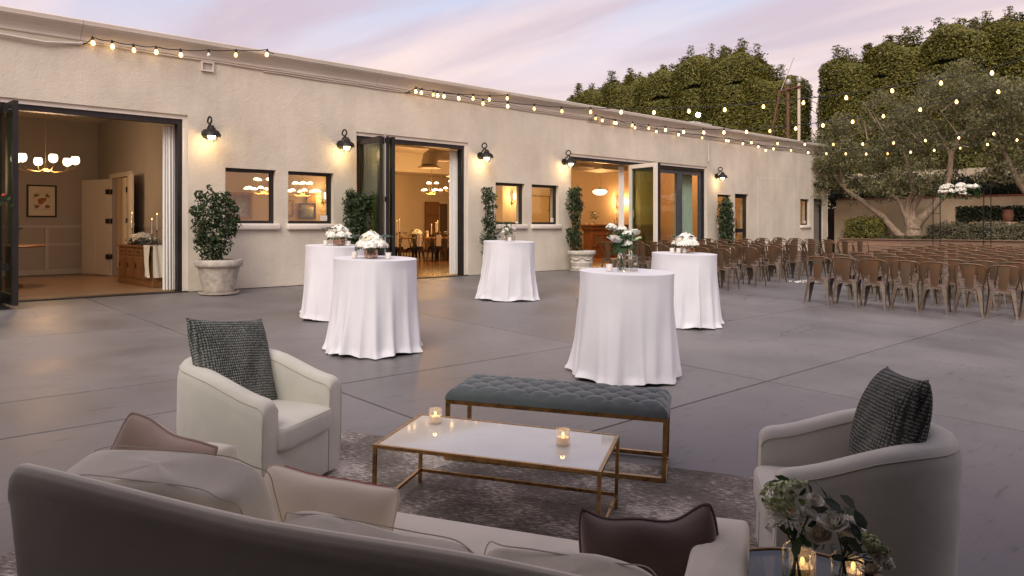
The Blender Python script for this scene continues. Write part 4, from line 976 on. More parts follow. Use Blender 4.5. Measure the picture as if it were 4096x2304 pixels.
# sofa
SX, SY, SR = 1.413, 2.014, math.radians(-62.1)
sofa = empty('sofa', onyard(SX,SY), SR, 'long cream slipcovered sofa in the foreground, seen from behind', 'sofa', None, True)
L2 = 1.14; XR = 1.05
b = MB()                        # back: rounded slab with a soft roll along the top, raked
def backfn(u, v):
    u = .5 + .5*math.copysign(1-(1-abs(2*u-1))**1.9, 2*u-1)
    x = -L2 + (L2+XR)*u
    e = min(1, (1-abs(2*u-1))/.055); rnd = .075*(1-math.sqrt(max(0,1-(1-e)**2)))
    h = .832 - .035*min(1,max(0,(x+L2)/.9)) - rnd + .006*math.sin(x*5)
    prof_ = [(-.415,.03),(-.43,.25),(-.452,.5),(-.468,.70),(-.474,h-.05),(-.470,h-.022),(-.458,h-.005),(-.445,h),(-.430,h-.004),(-.417,h-.02),(-.405,h-.06),(-.365,.6),(-.31,.35),(-.29,.2)]
    k = v*(len(prof_)-1); i = min(int(k), len(prof_)-2); f = k-i
    y = prof_[i][0]*(1-f)+prof_[i+1][0]*f; z = prof_[i][1]*(1-f)+prof_[i+1][1]*f
    xin = .055*(1 - z/.845)*(1 if u > .5 else -1)*(-1)
    yy = y + .004*math.sin(x*7+z*5); ins = 1-math.sqrt(max(0,1-(1-e)**2)); yy = yy*(1-.16*ins) + (-.385)*.16*ins
    return (x + xin*abs(2*u-1)**3, yy, z)
b.grid(backfn, 90, 40)
b.f.append(tuple(range(0,40))); b.f.append(tuple(89*40+j for j in range(39,-1,-1)))
b.build('backrest', M['slip'], sofa, True)
b = MB(); b.bbox((-L2+.03,-.40,.03),(XR-.03,.415,.30),.02); b.build('base', M['slip'], sofa, True)
for s in (-1,1):
    c = cushion(.17,.80,.64,.16,.14,.01,.004,seed=s+2,nu=60,nv=30); c.build('arm', M['slip'], sofa, True).location = (-(L2-.085) if s < 0 else XR-.085, .03, .345)
c = cushion(L2+XR-.35,.74,.19,.22,.08,.025,.005,nu=110,nv=20); c.build('seat_cushion', M['slip'], sofa, True).location = ((XR-L2)/2,.08,.395)
for i, (cx_, w_, tlt, dz, ry) in enumerate(((-.72,.72,20,-.055,-3),(.02,.66,26,-.165,2),(.60,.50,26,-.15,1))):
    c = cushion(w_,.20,.46,.26,.34,.0,.012,seed=i*3+1,nu=90,nv=34); o = c.build('back_cushion', M['slip'], sofa, True)
    for sy_ in (-.075,.075):
        wl_ = MB(); wl_.tube([(w_/2*1.004*spow(math.cos(t_),.26), sy_+.010*math.sin(t_*5+i), .23*1.004*spow(math.sin(t_),.26)) for t_ in [2*math.pi*q/90 for q in range(91)]], .0020, 5, False); wl_.build('welt', M['seam'], o, True)
    o.matrix_local = Matrix.Translation((cx_,-.20,.655+dz)) @ Matrix.Rotation(math.radians(tlt),4,'X') @ Matrix.Rotation(math.radians(ry),4,'Y')
SM = local(SX,SY,SR)
def stand(px, py, dz, rz, rx, ry): return Matrix.Translation(onyard(px,py,dz)) @ TILT @ Matrix.Rotation(math.radians(rz),4,'Z') @ Matrix.Rotation(math.radians(rx),4,'X') @ Matrix.Rotation(math.radians(ry),4,'Y')
place_pillow('blush_cushion', 'dusty pink velvet cushion leaning at the left end of the sofa', .37,.37,.19, M['blush'], stand(1.0,3.05,.615,-38,-2,24), M['blush'], 3, .3)
place_pillow('ivory_cushion', 'ivory oblong cushion with red piping in the middle of the sofa', .52,.33,.19, M['ivory'], stand(1.34,2.37,.545,-54,-14,5), M['ivory'], 4, .2, pr=.003)
_b, _rim = pillow(.52,.33,.19,.032,seed=4,slump=.2); _p = MB(); _p.tube([Vector(q)+Vector((0,.006,.002)) for q in _rim[2*34+3:3*34-3]], .0035, 5); _ro = _p.build('red_trim', M['redpiping'], [o for o in C.objects if o.name.startswith('ivory_cushion')][0], True)
place_pillow('plum_cushion', 'dark plum velvet cushion with piping at the right end of the sofa', .43,.46,.21, M['plum'], stand(1.90,1.38,.525,-50,-10,-6), M['plum'], 5, .55, pr=.006)

# rug
rg = MB()
def rugfn(u, v): 
    x = (u-.5)*3.85; y = (v-.5)*2.95
    return (x + .01*math.sin(v*9), y + .012*math.sin(u*11), .011 + .002*math.sin(u*14)*math.sin(v*9))
rg.grid(rugfn, 40, 30)
nb = len(rg.v)
rim = [i*30 for i in range(40)] + [39*30+j for j in range(1,30)] + [i*30+29 for i in range(38,-1,-1)] + [j for j in range(28,0,-1)]
for i in rim: v = rg.v[i]; rg.v.append((v[0],v[1],.001))
m_ = len(rim)
for i in range(m_): rg.f.append((rim[i], rim[(i+1)%m_], nb+(i+1)%m_, nb+i)[::-1])
ro = rg.build('rug', M['rug']); ro.matrix_world = local(2.33,2.88,math.radians(-58.7)); tag(ro, 'worn brown and ivory distressed rug under the coffee table', 'rug')

# coffee table
ct = empty('coffee_table', onyard(2.735,2.985,.010), math.radians(-59.6), 'low brass framed coffee table with pale mirrored glass top', 'coffee table', None, True)
a, c_, hh, t = 1.17/2, .61/2, .412, .018
def barbox(p, q, t):
    b = MB(); b.box((min(p[0],q[0])-t/2,min(p[1],q[1])-t/2,min(p[2],q[2])-t/2),(max(p[0],q[0])+t/2,max(p[1],q[1])+t/2,max(p[2],q[2])+t/2)); return b
for (px,py) in ((-a,-c_),(a,-c_),(a,c_),(-a,c_)):
    b = MB(); b.box((px-t/2,py-t/2,.0),(px+t/2,py+t/2,hh-t)); b.build('leg', M['brass'], ct)
b = MB(); b.box((-a-t/2,-c_-t/2,hh-t),(a+t/2,-c_+t/2,hh)); b.box((-a-t/2,c_-t/2,hh-t),(a+t/2,c_+t/2,hh)); b.box((-a-t/2,-c_+t/2,hh-t),(-a+t/2,c_-t/2,hh)); b.box((a-t/2,-c_+t/2,hh-t),(a+t/2,c_-t/2,hh)); b.build('top_frame', M['brass'], ct)
for (p,q) in (((-a+t/2,c_-t/2+.002,.07),(a-t/2,c_+t/2-.002,.07+t)),((-a-t/2+.002,-c_+t/2,.07),(-a+t/2-.002,c_-t/2,.07+t)),((a-t/2+.002,-c_+t/2,.07),(a+t/2-.002,c_-t/2,.07+t))):
    b = MB(); b.box(p,q); b.build('stretcher', M['brass'], ct)
b = MB(); b.box((-a+t/2,-c_+t/2,hh-.012),(a-t/2,c_-t/2,hh-.003)); b.build('top', M['white_stone'], ct)
M['ribbed'] = material('ribbed_glass', (.82,.80,.76), .15, spec=.8); M['ribbed'].node_tree.nodes['Principled BSDF'].inputs['Alpha'].default_value = .32
CTM = local(2.735,2.985,math.radians(-59.6),.010)
def at_ct(x, y): q = CTM @ Vector((x,y,hh-.002)); return (q.x,q.y,q.z)
def tealight(loc, label, h=.085, r=.037, group='ribbed glass candles on low tables'):
    o = empty('ribbed_candle', loc, 0, label, 'candle', group)
    b = MB()
    n = 28
    def fn(u, v):
        a_ = u*2*math.pi; rr = r*(1+.022*math.sin(a_*n)); zz = .002+ (h-.002)*v; return (rr*math.cos(a_),rr*math.sin(a_),zz)
    b.grid(fn, 112, 3, True); b.lathe([(r*.97,.001),(r*.99,.006),(.001,.007)],20); b.build('glass', M['ribbed'], o, True)
    b = MB(); b.lathe([(r*.84,.012),(r*.84,h*.50),(.001,h*.48)],18); b.build('wax', M['wax_lit'], o, True)
    b = MB(); b.sphere((0,0,h*.50+.014),.0075,8,6,1.8); b.build('flame', M['flame'], o, True)
    l = bpy.data.lights.new('candle_light','POINT'); l.energy = .10; l.color = (1,.55,.2); l.shadow_soft_size = .01; lo = bpy.data.objects.new('candle_light', l); C.objects.link(lo); lo.parent = o; lo.location = (0,0,h*.72)
    return o
tealight(at_ct(-.44,.165), 'lit ribbed glass candle at far left corner of the coffee table')
tealight(at_ct(.335,.03), 'lit ribbed glass candle near the right end of the coffee table')

# tufted bench
bn = empty('tufted_bench', onyard(3.67,3.42,.0), math.radians(-57.3), 'button-tufted slate velvet bench on a brass frame', 'bench', None, True)
a, c_, hh, t = 1.39/2, .49/2, .405, .026
for (px,py) in ((-a,-c_),(a,-c_),(a,c_),(-a,c_)):
    b = MB(); b.box((px-t/2,py-t/2,t*.4),(px+t/2,py+t/2,hh-t)); b.build('leg', M['brass'], bn)
for (z0,nm) in ((hh-t,'seat_rail'),(.012,'floor_rail')):
    for (p,q) in (((-a-t/2,-c_-t/2),(a+t/2,-c_+t/2)),((-a-t/2,c_-t/2),(a+t/2,c_+t/2)),((-a-t/2,-c_+t/2),(-a+t/2,c_-t/2)),((a-t/2,-c_+t/2),(a+t/2,c_-t/2))):
        b = MB(); e_ = 0 if nm == 'seat_rail' else .0015; b.box((p[0]-e_,p[1]-e_,z0),(q[0]+e_,q[1]+e_,z0+t)); b.build(nm, M['brass'], bn)
b = MB(); NX, NY = 190, 74; cw, cdp = 1.43, .53; pxx, pyy = .172, .178
def tuft(u, v):
    x = (u-.5)*cw; y = (v-.5)*cdp
    A = x/pxx + y/pyy; B = x/pxx - y/pyy
    sa, sb = abs(math.sin(math.pi*A/1.0)), abs(math.sin(math.pi*B/1.0))
    ex = 1-abs(2*u-1); ey = 1-abs(2*v-1)
    inside = min(1, min(ex*cw/2, ey*cdp/2)/.075)
    f = (sa*sb)**.30
    # button dimple: both creases meet
    dimple = math.exp(-((math.sin(math.pi*A))**2+(math.sin(math.pi*B))**2)*9)
    z = .024*f - .026*dimple
    edge = math.sqrt(max(0,1-(1-min(1,min(ex*cw/2, ey*cdp/2)/.06))**2))
    return (x, y, hh+.002 + .028*edge + (.030+z*inside)*edge)
b.grid(tuft, NX, NY)
n0 = NX*NY; rim = [i*NY for i in range(NX)] + [(NX-1)*NY+j for j in range(1,NY)] + [i*NY+NY-1 for i in range(NX-2,-1,-1)] + [j for j in range(NY-2,0,-1)]
for i in rim: v = b.v[i]; b.v.append((v[0]*.985,v[1]*.97,hh+.001))
for i in range(len(rim)): b.f.append((rim[i], rim[(i+1)%len(rim)], n0+(i+1)%len(rim), n0+i)[::-1])
b.build('cushion', M['velvet'], bn, True)
bt = MB(); bt.sphere((0,0,0),.011,8,5,.5); _t = bt.build('button', M['velvet'], None, True); BTN = _t.data; bpy.data.objects.remove(_t)
k = 0
for i in range(-9,10):
    for j in range(-3,4):
        if (i+j) % 2 == 0:
            x = i*pxx/2; y = j*pyy/2
            if abs(x) < cw/2-.09 and abs(y) < cdp/2-.06:
                o = link('button', BTN, bn); o.location = (x,y,hh+.044)

# side table with vases
st = empty('side_table', onyard(2.16,1.03), .2, 'round brass-rimmed glass side table with turned finials at bottom edge', 'side table', None, True)
hh = .55; r = .285
b = MB(); b.lathe([(r-.012,hh-.02),(r+.004,hh-.02),(r+.008,hh-.006),(r+.002,hh+.006),(r-.008,hh+.006),(r-.012,hh-.002)],64,None,False,False); b.build('rim', material('aged_bronze',(.16,.10,.06),.4,metal=1), st, True)
b = MB(); b.lathe([(.0005,hh-.004),(r-.012,hh-.004),(r-.012,hh+.002),(.0005,hh+.002)],64); b.build('glass_top', glassmat('side_glass',(.50,.43,.38),.55), st)
b = MB(); b.lathe([(.0005,.18),(r-.03,.18),(r-.03,.186),(.0005,.186)],48); b.build('shelf', M['clear_side'], st)
for k in range(4):
    an = k*math.pi/2 + math.atan2(.27,.05) - .2 ; x, y = (r+.022)*math.cos(an), (r+.022)*math.sin(an)
    b = MB(); b.lathe([(.012,0),(.014,.06),(.010,.08),(.010,hh-.05),(.022,hh-.045),(.020,hh-.03),(.014,hh-.02),(.014,hh+.005),(.028,hh+.012),(.031,hh+.022),(.028,hh+.032),(.020,hh+.033),(.018,hh+.029),(.012,hh+.029),(.010,hh+.034),(.001,hh+.035)],20,Matrix.Translation((x,y,0))); b.build('leg', M['bronze'], st, True)
STM = local(2.16,1.03,.0)
def at_st(dx, dy):
    q = STM @ Vector((dx*.7254+dy*.6884, -dx*.6884+dy*.7254, hh+.0035)); return (q.x,q.y,q.z)
loose_bouquet('flower_vase','glass vase of white daisy, lace flower and dark foliage, left one on side table', at_st(-.035,.0), [(0,0,.046,.165)],
   [((-.055,-.07,.275),.056,'daisy'),((-.075,-.03,.335),.055,'lace'),((-.025,-.01,.355),.055,'lace'),((.025,-.06,.29),.028,'rose'),((.05,-.06,.225),.036,'rosec'),((.055,-.03,.325),.024,'rose'),((-.05,-.04,.30),.05,'lace'),((-.08,-.05,.25),.04,'daisy')], rz=-.76, leafn=30, spread=.10, height=.20, leafs=.06, scale=.86)
loose_bouquet('flower_vase','glass vase of white petals and grey eucalyptus, right one on side table', at_st(.10,-.01), [(0,0,.042,.14)],
   [((-.05,-.04,.265),.038,'rose'),((.02,-.04,.26),.034,'rose'),((-.01,-.05,.235),.03,'rose'),((.065,-.05,.20),.042,'lace'),((.095,-.05,.165),.034,'lace'),((.11,-.05,.13),.028,'b'),((.07,-.05,.11),.034,'rosec')], rz=-.76, leafn=28, spread=.09, height=.17, lmat='leaf_euc', leafs=.062, scale=.86)
tealight(at_st(.01,.07),'lit ribbed glass candle behind the left vase on the side table', .085, .038)
tealight(at_st(.16,.06),'lit ribbed glass candle behind the right vase on the side table', .07, .03)

# fallen leaves
for (x,y,rz,lab) in ((2.60,2.42,.4,'green leaf lying on the rug beneath the coffee table'),):
    o = link('fallen_leaf', leaf_mesh('fallen_leaf', [(0,0,0),(.04,.02,0),(-.03,.03,.0)], [(0,0,1)]*3, .085, .5, M['leaf_green'], .25)); o.location = onyard(x,y,.03); tag(o, lab, 'leaf')

# ------------------------------------------------------------------ metal cafe chairs
def chair_meshes():
    R = {}
    b = MB(); c = cushion(.365,.355,.024,.3,.28,.0); b.add([(x,y,z+.447) for x,y,z in c.v], c.f); R['seat'] = b
    b = MB()       # arched skirt
    for (sx, sy, ax) in ((0,1,0),(0,-1,0),(1,0,1),(-1,0,1)):
        n = 12
        for k in range(n):
            q = []
            for kk in (k, k+1):
                t = -1+2*kk/n; zb = .405-.10*abs(t)**3.2
                sp = .168; off = .171
                q.append((t*sp, off, .445)); q.append((t*sp, off+ .012*(.445-zb)/.1, zb))
            q = [((x*(1) if ax == 0 else sx*y), (sy*y if ax == 0 else x), z) for x, y, z in q]
            b.add(q, [(0,1,3,2)])
    R['skirt'] = b
    b = MB(); pts = [(-.180,-.03,.445),(-.206,-.10,.56),(-.220,-.165,.69),(-.219,-.20,.765),(-.198,-.222,.815),(-.150,-.234,.838),(-.08,-.240,.847),(0,-.242,.849)]; pts = pts + [(-x,y,z) for x,y,z in pts[-2::-1]]
    b.tube(pts, .0115, 8); R['back_frame'] = b
    b = MB()
    def sp(u, v):
        w = .054 + .026*v**.8; x = (u-.5)*2*w; return (x, -.172-.062*v**1.1-.012*math.cos((u-.5)*math.pi)*.6 - .008*math.sin(v*math.pi), .452+.383*v)
    b.grid(sp, 7, 9); b.grid(lambda u, v: tuple(Vector(sp(1-u,v))+Vector((0,.005,0))), 7, 9); R['splat'] = b
    for nm, sx, sy in (('leg_fl',-1,1),('leg_fr',1,1),('leg_rl',-1,-1),('leg_rr',1,-1)):
        b = MB(); secs = []
        for (z, cx_, cy_, w, th) in ((.445,.150,.150,.066,.024),(.36,.162,.162,.052,.026),(.22,.180,.182,.036,.020),(.10,.194,.202,.026,.015),(.0,.207,.217,.020,.012)):
            d1 = Vector((-sx,sy,0)).normalized()*w; d2 = Vector((sx,sy,0)).normalized()*th; c0 = Vector((sx*cx_,sy*cy_,z))
            secs.append([c0-d1-d2*.3, c0+d2, c0+d1-d2*.3, c0+d2*.55])
        vs = [tuple(p) for s in secs for p in s]; fs = []
        for i in range(4):
            for j in range(4): fs.append((i*4+j, i*4+(j+1)%4, (i+1)*4+(j+1)%4, (i+1)*4+j))
        fs.append((16,17,18,19)); b.add(vs, fs); R[nm] = b
    b = MB(); b.box((-.17,-.01,.345),(.17,.01,.35)); b.box((-.01,-.17,.352),(.01,.17,.357)); R['brace'] = b
    return R
CM = {}
M['leg_metal'] = material('worn_steel_legs', (.15,.125,.098), .5, metal=.5, col2=(.11,.07,.045), vscale=8, ramp=(.42,.68), objrand=.18)
for nm, b in chair_meshes().items():
    mt = M['rust_seat'] if nm == 'seat' else (M['leg_metal'] if nm.startswith('leg') or nm == 'skirt' else M['rusty'])
    _t = b.build(nm, mt, None, True); CM[nm] = _t.data; bpy.data.objects.remove(_t)
def metal_chair(loc, rz, label, group, tilt=True, scale=1.05, mat=None):
    o = empty('metal_chair', loc, rz, label, 'chair', group, tilt, scale)
    for nm, me in CM.items():
        link({'leg_fl':'leg','leg_fr':'leg','leg_rl':'leg','leg_rr':'leg','skirt':'seat_skirt','splat':'backrest'}.get(nm,nm), me, o)
    return o
ORD = ['first','second','third','fourth','fifth','sixth','seventh','eighth','ninth','tenth','eleventh']
nch = 0
# left block: rows parallel to y, aisle end nearest the camera side
for r in range(8):
    xr = 14.72 + 1.315*r; y0 = 8.75 + .105*r
    nseat = 7 if r < 5 else 6
    for k in range(nseat):
        y = y0 + .505*k
        if y > 13.2: continue
        metal_chair(onyard(xr + RNG.uniform(-.04,.04) - .02*k, y + RNG.uniform(-.02,.02)), math.radians(-90+RNG.uniform(-5,5)), 'rusty metal chair in the block by the building, %s row from camera, %s from aisle' % (ORD[r], ORD[k]), 'rows of rusty metal chairs'); nch += 1
for r in range(10):
    xa = 13.98 + 1.30*r; ya = 6.36 + .13*r
    for k in range(9):
        x = xa + .145*k; y = ya - .462*k
        if y < .205*x - .1: continue
        metal_chair(onyard(x + RNG.uniform(-.03,.03), y + RNG.uniform(-.015,.015)), math.radians(-77+RNG.uniform(-4,4)), 'rusty metal chair in the right-hand block, %s row from camera, %s from aisle' % (ORD[r], ORD[k]), 'rows of rusty metal chairs'); nch += 1
print('chairs', nch)
# ------------------------------------------------------------------ potted climbers along the facade
def pot(x, y, r, h, label, style, saucer=True):
    o = empty('plant_pot', onyard(x,y), RNG.random()*3, label, 'plant pot', 'stone plant pots along the facade')
    if style == 'plain': prof_ = [(r*.62,.05),(r*.66,.08),(r*.80,h*.5),(r*.88,h*.76),(r*.90,h*.78),(r*.98,h*.80),(r*1.02,h*.84),(r*1.03,h*.97),(r*1.0,h),(r*.93,h),(r*.90,h*.97),(r*.88,h*.90)]
    else: prof_ = [(r*.70,.05),(r*.73,.07),(r*.74,.12),(r*.72,.13),(r*.80,h*.40),(r*.81,h*.42),(r*.79,h*.44),(r*.86,h*.74),(r*.88,h*.76),(r*.97,h*.80),(r*1.02,h*.85),(r*1.02,h*.96),(r*.99,h),(r*.92,h),(r*.90,h*.90)]
    b = MB(); b.lathe(prof_, 40, None, True, False); b.build('pot', M['terracotta' if style == 'plain' else 'pot2'], o, True)
    if style != 'plain':
        for k in range(6):
            b = MB(); a0 = k*math.pi/3; pts = []
            for i in range(9):
                t = i/8; a_ = a0 + t*math.pi/3; rr = r*(.845+.01); z = h*.70 - h*.14*math.sin(t*math.pi); rr = r*(.72+ .16*(z/h)/.74)+.006; pts.append((rr*math.cos(a_), rr*math.sin(a_), z))
            b.tube(pts, [.008+.009*math.sin(i/8*math.pi) for i in range(9)], 6); b.build('garland', M['pot2'], o, True)
    b = MB(); b.lathe([(r*.89,h*.91),(.001,h*.93)],28,None,False,False); b.build('soil', M['soil'], o)
    if saucer:
        b = MB(); b.lathe([(r*.72,.0),(r*.84,.012),(r*.87,.05),(r*.83,.052),(r*.78,.02),(.001,.018)],36); b.build('saucer', M['terracotta' if style == 'plain' else 'pot2'], o, True)
    return o
def climber(x, y, z0, shape, label, leafn, size, mat, stems_n=5, aspect=.42, name='potted_shrub', wall=None):
    """shape: list of (dx, dz, radius, weight) clumps measured from the pot rim"""
    o = empty(name, onyard(x,y), 0, label, 'plant', 'climbing plants in pots along the facade')
    P = []; Nn = []; tot = sum(s[3] for s in shape)
    for (dx_, dz_, rr, wgt) in shape:
        n = int(leafn*wgt/tot); d = NR.normal(0,1,(n,3)); d /= np.linalg.norm(d,axis=1)[:,None]
        q = d*rr*(.35+.65*NR.random(n)**.5)[:,None]; q[:,1] *= .8
        q += NR.normal(0, rr*.10, (n,3))
        p_ = q + np.array([dx_, 0, z0+dz_]); 
        if wall is not None: p_[:,1] = np.minimum(p_[:,1], wall)
        P.append(p_); Nn.append(d)
    P = np.concatenate(P); Nn = np.concatenate(Nn)
    link('foliage', leaf_mesh('foliage', P, Nn, size, aspect, mat, .7, .25), o)
    for k in range(stems_n):
        b = MB(); pts = [(RNG.uniform(-.06,.06), RNG.uniform(-.05,.05), z0-.06)]
        srt = sorted(shape, key=lambda s: s[1])
        for s in srt[::max(1,len(srt)//5)]: pts.append((s[0]+RNG.uniform(-.5,.5)*s[2], RNG.uniform(-.3,.3)*s[2], z0+s[1]))
        b.tube(pts, [.012*(1-.7*i/len(pts)) for i in range(len(pts))], 5); b.build('stem', M['stem'], o, True)
    return o
pot(5.50,13.42,.40,.62,'large plain grey planter right of the leftmost opening','plain')
climber(5.44,13.45,.60,[(-.05,.10,.20,1),(-.10,.28,.24,1.6),(.10,.25,.22,1.4),(-.26,.40,.12,.6),(.0,.50,.26,2),(-.24,.60,.16,.9),(.24,.62,.20,1.3),(.36,.72,.10,.5),(.32,.50,.09,.3),(-.12,.80,.26,1.8),(.14,.86,.22,1.5),(-.32,.88,.12,.6),(.36,.92,.08,.25),(-.14,1.05,.18,1.1),(.08,1.10,.13,.6),(-.28,1.18,.08,.3),(.22,1.18,.07,.2),(-.10,1.28,.06,.15),(.30,1.04,.08,.25)],'dense dark green bushy shrub in the large plain planter',2100,.095,M['leaf_shrub'],8,.32)
pot(8.55,13.55,.34,.52,'stone planter mostly hidden behind the rear left table','plain')
climber(8.45,13.62,.50,[(0,.1,.22,1.5),(.05,.35,.24,1.6),(0,.60,.24,1.6),(-.02,.85,.25,1.8),(.03,1.08,.26,2),(-.05,1.22,.22,1.4),(.14,1.2,.20,1),(-.12,1.36,.12,.35)],'tall green vine column between window and dining room doors',2700,.085,M['leaf_vine'],5,.40,'vine_column')
pot(12.28,13.55,.30,.50,'carved stone planter half hidden behind the lone middle table','carved')
climber(12.2,13.66,.48,[(0,.1,.20,1.2),(.08,.22,.22,1.2),(-.08,.42,.18,.8),(.10,.48,.18,.8),(.0,.68,.16,.7),(-.12,.85,.12,.4),(.12,.80,.13,.5),(.05,1.0,.12,.4),(-.05,1.18,.12,.35),(.16,1.20,.08,.2),(-.10,1.38,.13,.5),(.10,1.42,.13,.5),(-.14,1.58,.10,.35),(.02,1.55,.12,.4)],'sparse wiry vine climbing beside the dining room opening',1250,.085,M['leaf_vine'],7,.42,'vine_column')
pot(15.42,13.52,.375,.56,'carved stone planter with garlands left of the bar opening','carved')
climber(15.28,13.62,.54,[(.0,.12,.22,1.3),(-.12,.35,.20,1.1),(.10,.38,.18,.8),(-.15,.50,.16,.9),(.05,.66,.14,.6),(.0,.85,.16,.8),(.0,1.05,.22,1.5),(-.08,1.25,.22,1.6),(.12,1.25,.18,1.1),(.0,1.42,.22,1.6),(-.1,1.55,.16,1),(.06,1.62,.14,.7)],'tall twisting vine in garlanded planter at left of the bar opening',2100,.08,M['leaf_vine'],7,.40,'vine_column')
pot(22.85,13.5,.33,.5,'stone planter hidden behind the chairs by the small window','plain')
climber(22.9,13.58,.48,[(0,.1,.30,1.5),(.05,.38,.30,1.7),(.02,.65,.30,1.7),(0,.92,.32,1.8),(.0,1.15,.28,1.6),(-.05,1.35,.28,1.4),(.06,1.5,.2,.9)],'compact green vine column beside the small window past the bar doors',2300,.10,M['leaf_vine'],4,.42,'vine_column')

# ------------------------------------------------------------------ garden at the far end
gw = empty('garden_wall', (33.5,4,0), 0, 'tan stucco garden wall with red brick cap behind the olive tree', 'wall'); gw.matrix_world = Matrix.Identity(4)
b = MB(); b.box((33.5,-12,-.7),(33.8,14.4,2.34)); b.build('upper_face', M['garden_wall'], gw)
b = MB(); b.box((33.3,9.6,-.7),(33.498,14.4,1.96)); b.build('lower_face', M['garden_wall'], gw)
b = MB(); b.bbox((33.46,-.098,2.345),(33.84,.098,2.415),.008,seg=1); _t = b.build('cap_brick', M['brick']); BRK = _t.data; bpy.data.objects.remove(_t)
for k in range(64):
    o = link('cap_brick', BRK, gw); o.location = (RNG.uniform(-.006,.006), 14.25-.206*k, RNG.uniform(-.003,.003))
b = MB(); b.box((33.49,-12,2.33),(33.81,14.4,2.35)); b.build('mortar_bed', M['stucco_trim'], gw)
# terrace behind the wall and the taller wall beyond
b = MB(); b.box((33.8,-15,-.7),(60,60,2.0)); b.build('terrace', M['soil'], kind='structure')
tw = MB(); tw.box((37.2,-14,1.9),(37.5,30,3.74)); two = tw.build('retaining_wall', M['garden_wall']); tag(two, 'pale upper retaining wall glimpsed through the olive branches', 'wall')
# wooden raised bed
rb = empty('raised_bed', (31,6,0), 0, 'long raised planting bed faced with weathered redwood boards', 'planter'); rb.matrix_world = Matrix.Identity(4)
nb_ = 0
for row in range(4):
    yy = 13.0
    while yy > -4:
        ln = 2.4 + RNG.random()*.5 if yy < 12.9 else 1.2+.4*row
        y1 = max(-4, yy-ln)
        b = MB(); z0 = -.30+.245*row; b.bbox((30.44+RNG.uniform(-.006,.006),y1+.004,z0),(30.50,yy-.004,z0+.238),.006,seg=1); b.build('board', M['plank'], rb); yy = y1
b = MB(); b.bbox((30.38,-4,.684),(30.62,13.05,.72),.006); b.build('cap_board', M['plank'], rb)
b = MB(); b.box((30.5,-4,-.3),(33.3,13.0,.64)); b.build('soil', M['soil'], rb)

def tree_limbs(o, limbs, mat='bark'):
    for pts, rr in limbs:
        n = len(pts); P = []; Rr = []
        for i in range(n-1):
            for k in range(4):
                t = k/4; a_ = Vector(pts[i]); c__ = Vector(pts[i+1]); p = a_.lerp(c__, t)
                if i > 0 or k > 0: p += Vector((RNG.uniform(-1,1),RNG.uniform(-1,1),RNG.uniform(-1,1)))*rr[i]*.16
                P.append(p); Rr.append((rr[i]*(1-t)+rr[i+1]*t)*(1+RNG.uniform(-.08,.08)))
        P.append(Vector(pts[-1])); Rr.append(rr[-1])
        b = MB(); b.tube(P, Rr, 9); b.build('trunk' if rr[0] > .2 else 'limb', M[mat], o, True)
# olive tree: base on the bed
OX, OY, OZ = 31.6, 10.55, .64
ol = empty('olive_tree', (OX,OY,OZ), 0, 'old multi-trunk olive tree in the raised bed at the far end', 'tree', 'olive trees')
# local axes: +Y left in view, -Y right, -X towards camera
tree_limbs(ol, [
 ([(0,0,-.1),(0,.02,.35),(0,-.02,.75)],[.44,.30,.25]),
 ([(0,.25,.0),(-.05,.62,.30),(-.1,1.15,.95),(-.1,1.9,1.55),(-.15,2.6,2.1),(-.2,3.1,2.75)],[.19,.155,.125,.10,.08,.045]),
 ([(0,-.1,.6),(0,-.45,1.1),(.05,-1.0,1.7),(0,-1.25,2.6),(0,-1.3,3.3),(0,-1.75,4.2),(0,-2.15,4.9)],[.20,.16,.13,.11,.09,.07,.04]),
 ([(0,.05,.6),(.05,.10,1.2),(0,-.35,2.0),(.1,-.75,2.6)],[.18,.13,.10,.06]),
 ([(0,.15,.6),(0,.3,1.2),(.05,.05,1.9),(.1,.2,2.8),(.1,.5,3.7)],[.20,.14,.11,.08,.04]),
 ([(0,.2,.7),(-.1,.5,1.5),(-.1,.9,1.9)],[.12,.08,.05]),
 ([(0,-1.3,3.2),(.1,-.9,4.0),(.1,-.4,5.0)],[.08,.06,.03]),
 ([(-.2,2.6,2.1),(-.1,2.9,3.2),(0,3.0,4.0)],[.07,.05,.03]),
 ([(0,-1.75,4.2),(0,-2.6,4.6),(0,-3.4,4.7)],[.06,.04,.02]),
 ([(.1,.5,3.6),(.1,1.2,4.4),(.1,1.6,5.2)],[.05,.035,.02])])
cs = []; rs = []
def band(y0, y1, z0, z1, n, r0, r1, f=None):
    for _ in range(n):
        y = RNG.uniform(y0,y1); z = RNG.uniform(z0,z1)
        if f and not f(y,z): continue
        cs.append((RNG.uniform(-1.3,1.3), y, z)); rs.append(RNG.uniform(r0,r1))
# crown outline: a broad dome, higher on the right of the view (negative y)
def dome(y,z):
    top = 6.5 - .22*(y+1.3)**2 if y < -.2 else 6.1-.30*(y+.2)**1.25
    if y < -3.4: top = 5.6
    low = 1.75 + .08*abs(y)**1.2
    if -3.2 < y < -1.0: low = 3.4
    if y < -3.0: low = 4.6
    return low < z < top
band(-4.2,5.0,1.8,6.6,430,.28,.55,dome)
P, Nn = clumps(cs, rs, 760, .75, .25)
link('crown', leaf_mesh('crown', P, Nn, .13, .30, M['leaf_olive'], .9, .3), ol)
cs = []; rs = []
def dome2(y,z): return 1.55 < z < 2.6 - .1*abs(y-2.6) and 1.3 < y < 4.6
band(1.2,4.8,1.4,2.6,60,.18,.34,dome2)
P, Nn = clumps(cs, rs, 420, .7, .2); link('low_sprays', leaf_mesh('low_sprays', P, Nn, .14, .26, M['leaf_olive'], .9, .5), ol)
